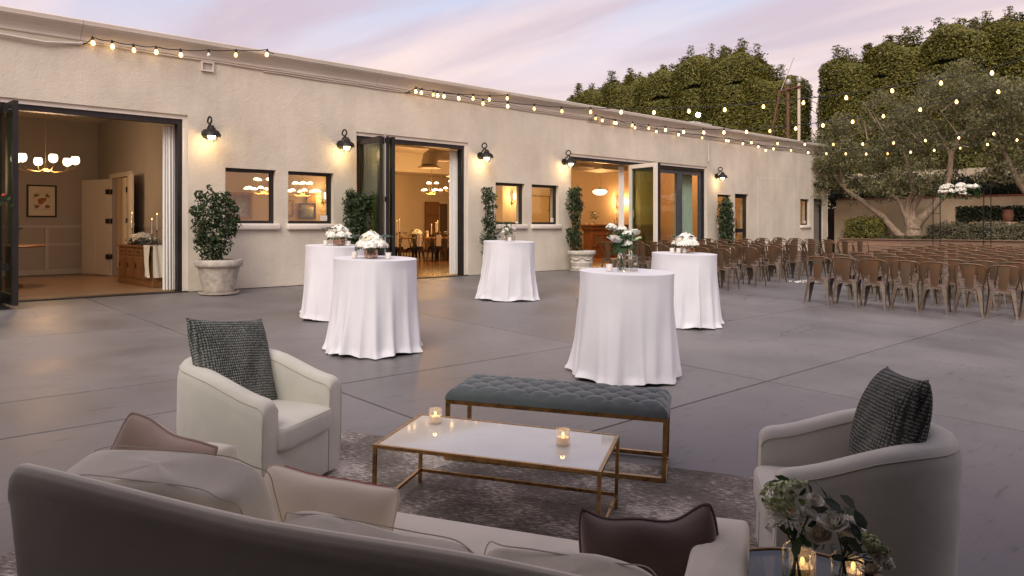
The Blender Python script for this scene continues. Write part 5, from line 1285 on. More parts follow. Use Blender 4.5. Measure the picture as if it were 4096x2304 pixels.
# twigs through the crown
b = MB()
for k in range(60):
    y = RNG.uniform(-3,4); z = RNG.uniform(3.0,5.4); d = Vector((RNG.uniform(-.6,.6),RNG.uniform(-1,1),RNG.uniform(.2,1))).normalized()*RNG.uniform(.6,1.4)
    if not dome(y,z): continue
    p = Vector((RNG.uniform(-1,1),y,z)); b.tube([p-d*.6,p,p+d*.4],[.022,.014,.006],4)
b.build('twigs', M['bark'], ol)
# second olive at the right edge
o2 = empty('olive_tree', (32.2,6.55,.64), 0, 'second olive tree cut off by the right edge of the picture', 'tree', 'olive trees')
tree_limbs(o2, [([(0,0,-.1),(0,.1,.8),(0,.35,1.7),(0,.75,2.4)],[.30,.24,.18,.13]),([(0,.75,2.4),(0,1.1,3.2),(0,1.5,3.9)],[.11,.08,.04]),([(0,.6,2.2),(0,.2,3.3),(0,-.3,4.4)],[.10,.07,.03])])
cs = []; rs = []
band(-2.6,1.75,2.2,6.0,210,.28,.52,lambda y,z: z < 5.9-.25*abs(y) and z > 2.0+.2*abs(y-.9))
P, Nn = clumps(cs, rs, 500, .75, .25); link('crown', leaf_mesh('crown', P, Nn, .15, .26, M['leaf_olive'], .9, .3), o2)

# round shrub, rosemary hedge, ivy, low plants
def bushy(name, label, loc, ext, n, size, mat, cat='shrub', group=None, aspect=.45, core=True, bumps=9):
    o = empty(name, loc, 0, label, cat, group)
    d = NR.normal(0,1,(n,3)); d /= np.linalg.norm(d,axis=1)[:,None]; d[:,2] = np.abs(d[:,2])
    d2 = np.sign(d)*np.abs(d)**.75; d2 /= np.max(np.abs(d2),axis=1)[:,None]**.55
    lump = 1 + .10*np.sin(d[:,1]*bumps+1)*np.cos(d[:,0]*bumps) + .05*np.sin(d[:,2]*14)
    P = d2*np.array(ext)*(lump*(.72+.30*NR.random(n)**.7))[:,None]
    link('foliage', leaf_mesh('foliage', P, d, size, aspect, mat, .6), o)
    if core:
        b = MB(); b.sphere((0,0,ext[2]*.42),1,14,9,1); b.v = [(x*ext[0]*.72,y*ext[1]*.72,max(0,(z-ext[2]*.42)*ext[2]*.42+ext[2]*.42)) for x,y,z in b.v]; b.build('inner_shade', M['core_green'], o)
    return o
bushy('round_shrub','rounded green shrub with tiny white flowers left of the olive trunk',(31.35,12.28,.62),(.7,.76,.95),5200,.075,M['leaf_ficus'])
for k in range(6):
    bushy('rosemary_bush','clipped rosemary bush, %s from the olive trunk in the raised bed' % ORD[k],(31.2+.04*k,9.15-1.25*k,.62),(.55,.78,.70+.03*math.sin(k*2)),6000,.075,M['leaf_rosemary'],'shrub','clipped rosemary hedge',.34)
for k in range(5):
    bushy('bed_plant','low tuft of bed plants, %s from the left, at foot of the olive' % ORD[k],(31.0,11.55-.62*k+.1*math.sin(k*5),.63),(.25,.33,.20),500,.07,M['leaf_hedge'],'plant','low plants at foot of the olive',.3,False)
iv = empty('ivy', (33.45,4,1.2), 0, 'dark ivy covering the garden wall right of the olive', 'ivy'); iv.matrix_world = Matrix.Identity(4)
n = 15000; P = np.stack([33.40-.22*NR.random(n), 9.55-15*NR.random(n), .9+1.08*NR.random(n)],1)
keep = P[:,2] < 2.0 + .04*np.sin(P[:,1]*3); keep &= P[:,2] > 1.05+.12*np.sin(P[:,1]*2.2)+.15*NR.random(n); P = P[keep]
link('foliage', leaf_mesh('foliage', P, np.tile([-1,0,.2],(len(P),1)), .10, .7, M['leaf_dark'], .6), iv)
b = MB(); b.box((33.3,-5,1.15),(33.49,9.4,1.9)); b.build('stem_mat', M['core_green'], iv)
for k in range(7):
    bushy('terrace_hedge','dark clipped hedge bush on the terrace, %s from the building' % ORD[k],(35.3,14.6-2.1*k,1.98),(1.1,1.25,1.45+.12*math.sin(k*2.1)),3600,.12,M['leaf_dark'],'hedge','dark hedge on the terrace')
def ceramic(): 
    o = empty('tiled_urn', (32.4,8.05,.62), 0, 'terracotta planter with diamond tiles peeping over the rosemary', 'planter')
    tm = material('tile_clay',(.36,.22,.13),.8,var=.2,vscale=8); wm = material('tile_white',(.66,.62,.52),.5)
    b = MB(); b.bbox((-.25,-.75,0),(.25,.75,.74),.02); b.build('body', tm, o)
    for y in (.35,-.55):
        b = MB()
        for (r0,r1) in ((.09,.07),(.045,.025)):
            for k in range(4):
                a0 = k*math.pi/2; a1 = a0+math.pi/2
                b.add([(-.254,r0*math.cos(a0),.66+r0*math.sin(a0)),(-.254,r0*math.cos(a1),.66+r0*math.sin(a1)),(-.254,r1*math.cos(a1),.66+r1*math.sin(a1)),(-.254,r1*math.cos(a0),.66+r1*math.sin(a0))],[(0,1,2,3)])
        f = b.build('diamond_tile', wm, o); f.location = (0,y,0)
    b = MB(); b.lathe([(.10,.74),(.16,.82),(.19,.98),(.16,1.15),(.19,1.20),(.17,1.20)],20,Matrix.Translation((0,-.45,0))); b.build('jar', material('dark_clay',(.14,.06,.035),.8), o, True)
ceramic()

# ceremony arch
ar = empty('ceremony_arch', (29.3,8.3,0), 0, 'thin black metal ceremony arch behind the chairs', 'arch'); ar.matrix_world = Matrix.Identity(4)
zt = 2.62; g0 = G(8.2)
for (y0, y1, xx) in ((9.16,8.93,29.3),(7.58,7.37,29.3)):
    for y in (y0,y1):
        b = MB(); b.box((xx-.012,y-.012,g0),(xx+.012,y+.012,zt-.13)); b.build('post', M['black'], ar)
    for z in (.35,1.65,zt-.13):
        b = MB(); b.box((xx-.010,y1,z),(xx+.010,y0,z+.02)); b.build('rung', M['black'], ar)
b = MB(); b.box((29.29,7.36,zt-.005),(29.31,9.18,zt+.015)); b.build('top_bar', M['black'], ar)
for y in (7.37,9.17):
    b = MB(); b.box((29.292,y-.010,zt-.13),(29.308,y+.010,zt-.005)); b.build('riser', M['black'], ar)
fl = empty('arch_flowers', (29.2,8.28,2.45), 0, 'cluster of white flowers hanging on the ceremony arch', 'flowers')
for k in range(26):
    t = RNG.uniform(-1,1); r = .10+.05*RNG.random(); P, Nn = hydrangea_pts(110, r, .9)
    f = link('blossom', leaf_mesh('blossom', P, Nn, .045, .9, M['petal'], .5), fl); f.location = (RNG.uniform(-.14,.1), t*.58, .06*(1-abs(t))+RNG.uniform(-.20,.17)*(1-.5*abs(t)))
P = np.stack([NR.uniform(-.15,.1,220), NR.uniform(-.65,.65,220), NR.uniform(-.32,.14,220)],1); link('greenery', leaf_mesh('greenery', P, np.tile([-1,0,.3],(220,1)), .13, .35, M['leaf_green'], .8, .6), fl)

# ------------------------------------------------------------------ tall clipped ficus trees on the boundary
FIC = []
for v in range(3):
    n = 70000; H = 9.0
    th = NR.random(n)*2*np.pi; zz = NR.random(n)**.85
    rx = 1.55; ry = 1.62
    ca, sa = np.cos(th), np.sin(th)
    sq = 1/np.maximum(np.abs(ca)**3+np.abs(sa)**3, 1e-6)**(1/3)
    z = zz*H
    topf = np.where(zz > .93, np.sqrt(np.maximum(0,1-((zz-.93)/.085)**2)), 1.0)
    lump = 1 + .025*np.sin(th*4+v+zz*7) + .018*np.sin(zz*19+th*3+v) + .03*np.sin(th*27+zz*8+v)*np.sin(zz*31+th*2)
    rad = (.78+.27*NR.random(n)**.7)*lump*topf
    P = np.stack([ca*sq*rx*rad, sa*sq*ry*rad, z + .25*np.sin(th*3+v)*(zz>.8)],1); Nn = np.stack([ca,sa,.35+0*ca],1)
    # loose sprigs on top
    m = 4000; cx_ = NR.uniform(-1.1,1.1,(14,2)); k = NR.integers(0,14,m); hh_ = NR.random(m)**1.3*(.35+.9*NR.random(14)[k])
    P2 = np.stack([cx_[k,0]+NR.normal(0,.13,m)*(1.2-hh_*.5), cx_[k,1]+NR.normal(0,.13,m)*(1.2-hh_*.5), H*.97+hh_*1.15-.15],1)
    P = np.concatenate([P,P2]); Nn = np.concatenate([Nn, np.tile([0,0,1],(m,1))+NR.normal(0,.5,(m,3))])
    FIC.append(leaf_mesh('crown', P, Nn, .125, .5, M['leaf_ficus'], .5))
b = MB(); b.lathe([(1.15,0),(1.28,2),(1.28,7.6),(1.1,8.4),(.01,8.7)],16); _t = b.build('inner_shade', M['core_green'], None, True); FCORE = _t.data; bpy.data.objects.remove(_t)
b = MB(); b.tube([(0,0,-.5),(0,0,1.5),(.05,0,4)],[.16,.13,.08],8); _t = b.build('trunk', M['bark'], None, True); FTR = _t.data; bpy.data.objects.remove(_t)
def ficus(y, top, label, v, x=40.0, sc=1.0):
    base = 1.9; s = (top-base)/9.3
    o = empty('boundary_tree', (x+RNG.uniform(-.25,.25),y,base), 0, label, 'tree', 'tall clipped trees on the boundary')
    o.matrix_world = Matrix.Translation((x+RNG.uniform(-.25,.25),y,base)) @ Matrix.Rotation(RNG.choice([0,math.pi/2,math.pi,-math.pi/2])+RNG.uniform(-.2,.2),4,'Z') @ Matrix.Diagonal((sc*1.1,sc*1.1,s,1))
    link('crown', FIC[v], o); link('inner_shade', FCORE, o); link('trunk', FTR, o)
tops = [(20.75,9.6),(22.9,11.2),(25.4,11.5),(28.0,11.0),(30.6,10.9),(33.2,10.5),(35.4,9.9)]
for k, (y, t) in enumerate(tops): ficus(y, t, 'tall clipped tree behind the roof, %s from the utility mast' % ORD[k], k % 3)
tops = [(15.95,9.9),(13.7,10.3),(11.1,10.6),(8.5,10.7),(5.9,10.8),(3.3,10.9)]
for k, (y, t) in enumerate(tops): ficus(y, t, 'tall clipped tree behind the olive, %s right of the sky gap' % ORD[k], (k+2) % 3)

# mast, roof flood light
ms = empty('utility_mast', (34,16.6,3.5), 0, 'pair of rusty service pipes with weather caps above the roof', 'mast'); ms.matrix_world = Matrix.Identity(4)
RU = material('rusty_pipe',(.13,.06,.04),.8,var=.3,vscale=6); CRM = material('cream_pipe',(.55,.45,.36),.6)
b = MB(); b.tube([(34,16.9,2.0),(34,16.9,7.85)],.075,10); b.build('pipe', RU, ms, True); b = MB(); b.tube([(34,16.36,2.0),(34,16.36,7.9)],.07,10); b.build('pipe', CRM, ms, True)
for y, z in ((16.9,7.85),(16.36,7.9)):
    b = MB(); b.lathe([(.08,0),(.13,.05),(.14,.18),(.10,.28),(.01,.31)],14,Matrix.Translation((34,y-.02,z))); b.build('weather_cap', material('zinc_cap',(.35,.34,.33),.5,metal=.4) if 'zinc_cap' not in bpy.data.materials else bpy.data.materials['zinc_cap'], ms, True)
b = MB(); b.tube([(33.9,17.3,7.6),(33.9,16.15,7.72)],.05,6); b.build('cross_bar', RU, ms, True); b = MB(); b.tube([(33.9,17.25,7.6),(33.8,17.75,5.0)],.05,6); b.build('brace', RU, ms, True)
b = MB(); b.tube([(33.9,17.2,7.65),(33.9,16.55,9.1)],.02,5); b.build('guy_wire', CRM, ms)
for (p,q) in (((33.9,16.2,7.5),(40,17.2,8.2)),((33.9,16.2,7.3),(40,16.9,7.6)),((33.9,16.2,7.1),(40,17,6.6))):
    b = MB(); P = [Vector(p).lerp(Vector(q),i/8)-Vector((0,0,.25*math.sin(math.pi*i/8))) for i in range(9)]; b.tube(P,.016,4); b.build('service_wire', M['cable'], ms)
fd = empty('roof_flood_light', (29.0,19,4.26), 0, 'bright flood light on an equipment box on the roof', 'flood light')
b = MB(); b.bbox((-.5,-.5,0),(1.0,.5,1.55),.03); b.build('equipment_box', material('galvanised',(.45,.42,.38),.5,metal=.3), fd)
b = MB(); b.tube([(.0,-.4,1.55),(.0,-.4,1.8)],.02,6); b.build('bracket', M['black'], fd)
b = MB(); b.sphere((0,-.42,1.88),.10,12,8); b.build('lamp', glow('flood_lit',(1.0,.88,.70),40.0), fd, True)
for k in range(6):
    b = MB(); b.box((-.45,-.515,.2+.2*k),(.95,-.50,.28+.2*k)); b.build('louvre', bpy.data.materials['galvanised'], fd)
sp_ = empty('solar_panel', (22.3,17.0,4.26), 0, 'low dark panel lying on the roof edge', 'panel')
b = MB(); b.box((-1.2,-.6,.55),(1.2,.6,.60),Matrix.Rotation(.05,4,'X')); b.build('panel', material('panel_dark',(.05,.055,.06),.3), sp_); b = MB(); b.box((-1.1,-.5,0),(-1.05,-.45,.55)); b.box((1.05,-.5,0),(1.1,-.45,.55)); b.build('legs', M['black'], sp_)

# ------------------------------------------------------------------ inside the rooms
def lamp_point(o, loc, e, col=(1,.52,.17), size=.3):
    l = bpy.data.lights.new('lamp_light','POINT'); l.energy = e; l.color = col; l.shadow_soft_size = size; lo = bpy.data.objects.new('lamp_light', l); C.objects.link(lo); lo.parent = o; lo.location = loc
def chandelier(x, y, z, ztop, tiers, label, e, style, col=(1,.52,.17)):
    o = empty('chandelier', (x,y,z), 0.56 if style == 'cup' else RNG.random(), label, 'chandelier', 'brass chandeliers')
    b = MB(); b.tube([(0,0,0),(0,0,ztop-z)],.009,6); b.build('stem', M['gold_in'], o)
    b = MB(); b.lathe([(.001,-.06),(.03,-.05),(.06,-.01),(.03,.03),(.015,.10),(.001,.11)],14); b.build('hub', M['gold_in'], o, True)
    for (n, R, dz, off) in tiers:
        for k in range(n):
            a_ = 2*math.pi*(k+off)/n; ca, sa = math.cos(a_), math.sin(a_)
            b = MB(); b.tube([(0,0,0),(ca*R*.3,sa*R*.3,-.07),(ca*R*.75,sa*R*.75,-.05),(ca*R,sa*R,dz-.05),(ca*R,sa*R,dz)],.007,6); b.build('arm', M['gold_in'], o, True)
            b = MB()
            if style == 'cup': b.lathe([(.02,0),(.062,.02),(.080,.07),(.075,.13),(.058,.16)],14,Matrix.Translation((ca*R,sa*R,dz)))
            else: b.lathe([(.078,0),(.082,.01),(.05,.05),(.025,.062),(.001,.062)],14,Matrix.Translation((ca*R,sa*R,dz)))
            b.build('lamp_shade', M['lamp_small'], o, True)
    lamp_point(o, (0,0,-.18), e, col); return o
chandelier(3.55,17.0,2.33,3.78,[(6,.52,.08,0)],'cup-shaded chandelier on a chain in the left room',52,'cup',(1,.60,.32))
chandelier(8.75,18.5,2.1,3.82,[(8,.42,.05,0),(4,.22,.28,.5)],'two-tier chandelier seen through the left window of the first pair',56,'bell')
chandelier(10.1,19.0,2.1,3.82,[(8,.42,.05,.3),(6,.22,.26,.2)],'two-tier chandelier seen through the right window of the first pair',56,'bell')
chandelier(15.3,20.0,2.33,3.82,[(5,.30,.05,0),(3,.16,.28,.3)],'two-tier chandelier centred above the dining table',80,'bell')
chandelier(16.2,19.9,2.42,3.82,[(5,.30,.05,.4),(3,.16,.28,.1)],'two-tier chandelier half hidden by the dining room curtain',80,'bell')
pl = empty('pendant_lamp', (20.96,17.5,2.44), 0, 'schoolhouse glass pendant lamp hanging over the bar', 'pendant lamp')
b = MB(); b.tube([(0,0,.14),(0,0,1.38)],.008,6); b.build('cord', M['gold_in'], pl); b = MB(); b.lathe([(.05,.14),(.10,.10),(.06,.08)],14); b.build('cap', M['iron'], pl, True)
b = MB(); b.lathe([(.001,-.12),(.12,-.11),(.22,-.06),(.26,0),(.25,.03),(.18,.07),(.07,.09)],24); b.build('globe', M['lamp_small'], pl, True); lamp_point(pl,(0,0,-.3),120)
def bar_sconce(x, y, z, label, e=34):
    o = empty('wall_sconce', (x,y,z), 0, label, 'wall sconce', 'lit sconces inside'); b = MB(); b.lathe([(.05,0),(.06,.22),(.055,.22)],12,Matrix.Translation((0,-.12,0))); b.build('lamp_shade', M['lamp_small'], o, True)
    b = MB(); b.tube([(0,0,-.10),(0,-.08,-.14),(0,-.12,-.02)],.012,6); b.lathe([(.06,0),(.03,.03)],12,Matrix.Translation((0,0,-.10)) @ Matrix.Rotation(math.pi/2,4,'X')); b.build('arm', M['gold_in'], o, True); lamp_point(o,(0,-.30,.1),e,size=.06)
bar_sconce(25.7,20.46,2.15,'lit sconce on the bar wall left of the shelves'); bar_sconce(30.1,20.46,2.3,'lit sconce on the bar wall seen through the closed glass leaves')
bar_sconce(19.45,20.46,2.2,'lit sconce seen through the left window of the second pair',38); bar_sconce(13.4,23.66,2.15,'lit sconce seen through right window of the first pair',22)
lb = bpy.data.lights.new('lobby_lamp','POINT'); lb.energy = 90; lb.color = (1,.5,.2); lb.shadow_soft_size = .1
lbo = empty('lobby_lamp', (27.4,16.2,3.4), 0, 'ceiling globe lamp inside the lobby behind the glazed door', 'lamp'); b = MB(); b.sphere((0,0,.12),.12,12,8); b.build('globe', M['lamp_small'], lbo, True); q = bpy.data.objects.new('lamp_light', lb); C.objects.link(q); q.parent = lbo; q.location = (0,0,-.15)
lb2 = bpy.data.objects.new('lamp_light', lb.copy()); C.objects.link(lb2); lbo2 = empty('lobby_lamp', (24.6,16.6,3.4), 0, 'ceiling globe lamp behind the small window past the bar', 'lamp'); b = MB(); b.sphere((0,0,.12),.12,12,8); b.build('globe', M['lamp_small'], lbo2, True); lb2.parent = lbo2; lb2.location = (0,0,-.15); lb2.data.energy = 55
for (x,y) in ((2.75,16.4),): 
    o = empty('recessed_light', (x,y,3.775), 0, 'round recessed ceiling light in the left room', 'ceiling light'); b = MB(); b.lathe([(.001,0),(.10,0),(.10,-.004),(.001,-.004)],20); b.build('lens', M['lamp_small'], o); b = MB(); b.lathe([(.10,0),(.13,0),(.13,-.008),(.10,-.008)],20,None,False,False); b.build('trim', M['ceil_in'], o)
# framed shell print
fp = empty('framed_print', (4.28,20.87,1.80), 0, 'black framed print of sea shells on the left room wall', 'picture')
b = MB(); w, h = .31, .385
b.box((-w,-.03,-h),(w,0,-h+.035)); b.box((-w,-.03,h-.035),(w,0,h)); b.box((-w,-.03,-h+.035),(-w+.035,0,h-.035)); b.box((w-.035,-.03,-h+.035),(w,0,h-.035)); b.build('frame', M['black'], fp)
b = MB(); b.box((-w+.035,-.012,-h+.035),(w-.035,-.004,h-.035)); b.build('paper', M['paper'], fp)
b = MB(); 
for (p,q) in (((-.17,-.013,-.21),(.17,-.0135,-.206)),((-.17,-.013,.19),(.17,-.0135,.194)),((-.17,-.013,-.21),(-.166,-.0135,.19)),((.166,-.013,-.21),(.17,-.0135,.19))): b.box(p,q)
b.build('printed_border', M['shell1'], fp)
for (sx,sz,rx,rz_,ang,mt) in ((-.12,.13,.06,.035,.3,'shell1'),(.11,.13,.05,.04,-.8,'shell1'),(-.01,.0,.10,.07,.6,'shell2'),(-.11,-.13,.05,.045,.2,'shell1'),(.11,-.13,.05,.045,-.2,'shell1')):
    b = MB(); ring = []
    for k in range(16):
        t = 2*math.pi*k/16; rr = 1+.18*math.cos(3*t+ang)+.12*math.cos(t); x = rx*rr*math.cos(t); z = rz_*rr*math.sin(t); ring.append((sx+x*math.cos(ang)-z*math.sin(ang),-.0145,sz+x*math.sin(ang)+z*math.cos(ang)))
    b.add(ring,[tuple(range(16))]); b.build('printed_shell', M[mt], fp)
# sideboard
sbx = empty('sideboard', (5.22,16.35,.012), 0, 'carved oak sideboard against the left room wall', 'sideboard')
b = MB(); b.bbox((-.23,-1.05,.10),(.23,1.05,.76),.008); b.build('carcass', M['oak'], sbx); b = MB(); b.bbox((-.26,-1.08,.76),(.24,1.08,.80),.008); b.build('top', M['oak'], sbx); b = MB(); b.bbox((-.25,-1.07,0),(.235,1.07,.10),.01); b.build('plinth', M['oak'], sbx)
for k in range(4):
    y = -.78+.52*k
    b = MB(); b.bbox((-.245,y-.20,.14),(-.228,y+.20,.56),.006); b.build('door_panel', M['oak'], sbx); b = MB(); b.bbox((-.25,y-.13,.20),(-.243,y+.13,.50),.004); b.build('raised_panel', M['oak'], sbx)
    b = MB(); b.box((-.258,y+.13,.34),(-.245,y+.17,.44)); b.build('door_pull', M['iron'], sbx)
    b = MB(); b.bbox((-.245,y-.22,.60),(-.228,y+.22,.73),.005); b.build('drawer', M['oak'], sbx); b = MB(); b.tube([(-.246,y-.06,.68),(-.262,y-.03,.66),(-.262,y+.03,.66),(-.246,y+.06,.68)],.006,5); b.build('drawer_pull', M['iron'], sbx)
b = MB()
def runner(u, v):
    t = v; y = -1.06+.34*u + .01*math.sin(v*9)
    if t < .3: return (.22-.50*t/.3, y, .815)
    if False: pass
    q = (t-.3)/.7; return (-.285-.02*math.sin(u*9+q*3), y+.02*math.sin(q*4), .815-.62*q+.01*math.sin(u*14))
b.grid(runner, 26, 24); rn_ = b.build('table_runner', M['napkin']); rn_.location = (5.22,16.35,.012); tag(rn_,'gauzy cream runner hanging over the end of the sideboard','runner')
b = MB(); b.grid(lambda u,v: (-.285-.012*math.sin(u*20), -1.085-.012*math.sin(v*9) , 0) if False else (.20-.44*u, -1.10-.012*math.sin(u*22+v*3), .81-.62*v), 30, 10); e2_ = b.build('table_runner', M['napkin']); e2_.location = (5.22,16.35,.012); tag(e2_,'gauzy cream cloth falling over the near side of the sideboard','runner')
def taper(loc, label, h, hold, group='taper candles', lit=True):
    o = empty('taper_candle', loc, 0, label, 'candle', group)
    b = MB(); b.lathe([(.045,0),(.045,.008),(.012,.02),(.007,.05),(.007,hold-.03),(.016,hold-.02),(.014,hold)],12); b.build('holder', M['iron'], o, True)
    b = MB(); b.lathe([(.011,hold),(.009,hold+h),(.001,hold+h+.004)],8); b.build('candle', M['wax'], o, True)
    b = MB(); b.sphere((0,0,hold+h+.022),.010,8,6,2.0); b.build('flame', M['flame'], o, True); return o
zt_ = .815
for i,(y,h_,hd,lab) in enumerate(((17.25,.30,.26,'tall'),(17.1,.26,.20,'short'),(16.9,.30,.34,'tallest'))): taper((5.2-.05*i,y,zt_), '%s taper candle left of the flowers on the sideboard' % lab, h_, hd)
for i,(y,h_,hd,lab) in enumerate(((15.75,.28,.22,'short'),(15.7,.30,.30,'middle'),(15.42,.32,.34,'tallest'))): taper((5.12+.08*i,y,zt_+.003), '%s taper candle right of the flowers on the sideboard' % lab, h_, hd)
gb = empty('garland_flowers', (5.15,16.35,zt_), 0, 'low spread of white hydrangeas on the sideboard', 'flowers')
for k in range(11):
    P, Nn = hydrangea_pts(200, .11, .8); f = link('blossom', leaf_mesh('blossom', P, Nn, .035, .9, M['petal'], .5), gb); f.location = (RNG.uniform(-.1,.1), RNG.uniform(-.42,.42), .09+RNG.uniform(0,.10))
P = np.stack([NR.uniform(-.18,.15,200), NR.uniform(-.62,.6,200), NR.uniform(.0,.14,200)],1); link('leaves', leaf_mesh('leaves', P, np.tile([-.5,0,.7],(200,1)), .07, .5, M['leaf_euc'], .7), gb)
# small round table in the left room
rt = empty('round_table', (3.0,17.4,.012), 0, 'round wooden table edge showing past the left door leaves', 'table'); b = MB(); b.lathe([(.001,.78),(.62,.78),(.64,.80),(.62,.82),(.001,.82)],40); b.build('tabletop', M['oak'], rt, True); b = MB(); b.lathe([(.26,0),(.24,.04),(.06,.10),(.05,.5),(.08,.7),(.2,.78)],16); b.build('pedestal', M['oak'], rt, True)

# dining table, chairs, place settings
dt = empty('dining_table', (15.7,20.85,.012), math.radians(-6), 'long trestle dining table set for dinner inside the hall', 'dining table')
b = MB(); b.bbox((-1.9,-.48,.76),(1.9,.48,.81),.008); b.build('tabletop', M['walnut'], dt)
for s in (-1,1):
    x = s*1.15; b = MB()
    b.tube([(x,-.40,0),(x,-.12,.76)],.05,4); b.tube([(x,.40,0),(x,.12,.76)],.05,4); b.box((x-.05,-.38,.10),(x+.05,.38,.18)); b.box((x-.05,-.25,.68),(x+.05,.25,.76)); b.build('trestle', M['walnut'], dt)
b = MB(); b.box((-1.1,-.03,.30),(1.1,.03,.42)); b.build('stretcher', M['walnut'], dt)
DM = Matrix.Translation((15.7,20.85,.012)) @ Matrix.Rotation(math.radians(-6),4,'Z')
def on_dt(x,y): q = DM @ Vector((x,y,.812)); return (q.x,q.y,q.z)
k = 0
for s in (-1,1):
    for i in range(5):
        q = DM @ Vector((-1.6+.8*i, s*.62, 0)); side = 'near' if s < 0 else 'far'
        ch = metal_chair((q.x,q.y,.012), math.radians(-6)+(0 if s < 0 else math.pi)+RNG.uniform(-.15,.15), 'dark metal dining chair on the %s side of the dining table, %s from left' % (side, ORD[i]), 'dark chairs round the dining table', False, 1.05)
        for c_o in ch.children:
            if 'gunmetal_dark' not in bpy.data.materials: material('gunmetal_dark',(.025,.018,.014),.4,metal=.6)
            c_o.active_material_index = 0
            if c_o.material_slots: c_o.material_slots[0].link = 'OBJECT'; c_o.material_slots[0].material = bpy.data.materials['gunmetal_dark']
        if s < 0:
            nb2 = MB(); nb2.grid(lambda u,v: (-.09+.18*u+.006*math.sin(v*7), -.272+.012*math.sin(u*8), .86-.36*v), 8, 10); no = nb2.build('napkin', M['napkin']); no.matrix_world = ch.matrix_world.copy(); tag(no, 'cream napkin over the near dining chair, %s from left' % ORD[i], 'napkin', 'napkins on the dining chairs')
def goblet(loc, label):
    o = GOB.copy(); C.objects.link(o); o.location = loc; tag(o, label, 'wine glass', 'wine glasses on the dining table')
b = MB(); b.lathe([(.03,0),(.03,.004),(.005,.01),(.005,.09),(.03,.11),(.042,.15),(.036,.20),(.034,.20),(.040,.15),(.028,.112),(.001,.10)],14); GOB = b.build('wine_glass', glassmat('goblet_glass',(.93,.92,.88),2.0), None, True)
cnt = 0
for i in range(5):
    for s in (-1,1):
        for d in (-.09,.09):
            if cnt == 0: GOB.location = on_dt(-1.6+.8*i+d, s*.22); tag(GOB,'wine glass at the near side of the dining table, first pair','wine glass','wine glasses on the dining table')
            else: goblet(on_dt(-1.6+.8*i+d, s*.22), 'wine glass on the dining table, %s %s place setting, %s one' % ('near' if s<0 else 'far', ORD[i], 'left' if d<0 else 'right'))
            cnt += 1
for i,(x,h_) in enumerate(((-1.35,.30),(-1.10,.38),(-1.02,.40),(.25,.28),(.42,.32),(.50,.36))): taper(on_dt(x,.02*(i%2)), 'white taper candle on the dining table, %s from left' % ORD[i], h_, .14+.02*(i%3))
for i,x in enumerate((-.35,1.2)): bouquet_dome('hydrangea_vase','white hydrangea bowl on the dining table, %s of two' % ('left' if i == 0 else 'right'), on_dt(x,0), .17,.08,seed=20+i,group='dining table flowers')
b = MB(); b.lathe([(.04,0),(.04,.22),(.001,.225)],14); po = b.build('pillar_candle', M['wax_lit'], None, True); po.location = on_dt(.02,-.08); tag(po,'thick pillar candle in front of the dining table flowers','candle')
# plank welcome door and doorway on the hall wall
wd = empty('welcome_sign', (18.1,23.62,.012), 0, 'reclaimed plank door lettered welcome against the hall wall', 'sign')
for k in range(7):
    b = MB(); b.box((-.34+.098*k,-.02,.2),(-.34+.098*k+.094,.02,2.15)); b.build('plank', M['walnut'], wd)
for z in (.25,1.98):
    b = MB(); b.box((-.345,-.045,z),(.345,-.021,z+.14)); b.build('ledge', M['walnut'], wd)
text('lettering','welcome',.15,Matrix.Translation((0,-.024,1.62)) @ RX90, M['ink'], wd)
b = MB(); b.box((18.5,23.66,.01),(18.9,23.695,2.1)); b.build('dark_doorway', material('doorway_shade',(.10,.075,.05),.9), bld); b = MB(); b.box((18.44,23.65,.01),(18.5,23.695,2.16)); b.box((18.9,23.65,.01),(18.95,23.695,2.16)); b.box((18.5,23.65,2.1),(18.9,23.695,2.16)); b.build('door_casing', M['ceil_in'], bld)
# mirrors and pictures on the hall wall
def framed(name, label, x, y, z, w, h, inner, cat, fm='gilt', ft=.07, oval=False):
    o = empty(name, (x,y,z), 0, label, cat)
    if oval:
        b = MB(); b.lathe([(1-.18,-.02),(1,-.03),(1.02,0)],28,Matrix.Rotation(math.pi/2,4,'X')); b.v = [(vx*w/2,vy-.03,vz*h/2) for vx,vy,vz in b.v]; b.build('frame', M[fm], o, True)
        b = MB(); b.lathe([(.001,.01),(.85,.01)],28,Matrix.Rotation(math.pi/2,4,'X')); b.v = [(vx*w/2,-.012,vz*h/2) for vx,vy,vz in b.v]; b.build('glass', inner, o)
    else:
        b = MB(); w2,h2 = w/2,h/2; b.box((-w2,-.05,-h2),(w2,0,-h2+ft)); b.box((-w2,-.05,h2-ft),(w2,0,h2)); b.box((-w2,-.05,-h2+ft),(-w2+ft,0,h2-ft)); b.box((w2-ft,-.05,-h2+ft),(w2,0,h2-ft)); b.build('frame', M[fm], o)
        b = MB(); b.box((-w2+ft,-.02,-h2+ft),(w2-ft,-.008,h2-ft)); b.build('glass' if cat == 'mirror' else 'canvas', inner, o)
    return o
framed('wall_mirror','large gilt mirror seen through the leftmost window',10.25,23.66,1.86,1.05,.85,M['mirror'],'mirror')
framed('wall_mirror','small oval gilt mirror seen through the second window',12.9,23.66,2.1,.34,.5,M['mirror'],'mirror',oval=True)
framed('wall_mirror','dark arched mirror seen low in the second window',12.75,23.66,1.72,.62,.55,M['mirror'],'mirror','bronze',.06)
framed('wall_picture','small gilt framed picture at the left of second window',12.1,23.66,1.8,.3,.55,M['paper'],'picture',ft=.05)
ABS = material('abstract_canvas',(.55,.44,.28),.8,col2=(.16,.10,.05),vscale=2.6,ramp=(.62,.72),stretch=(1,1,3))
framed('wall_picture','large pale abstract canvas seen through the second pair of windows',20.75,20.46,1.78,1.35,1.2,ABS,'picture','gilt',.03)
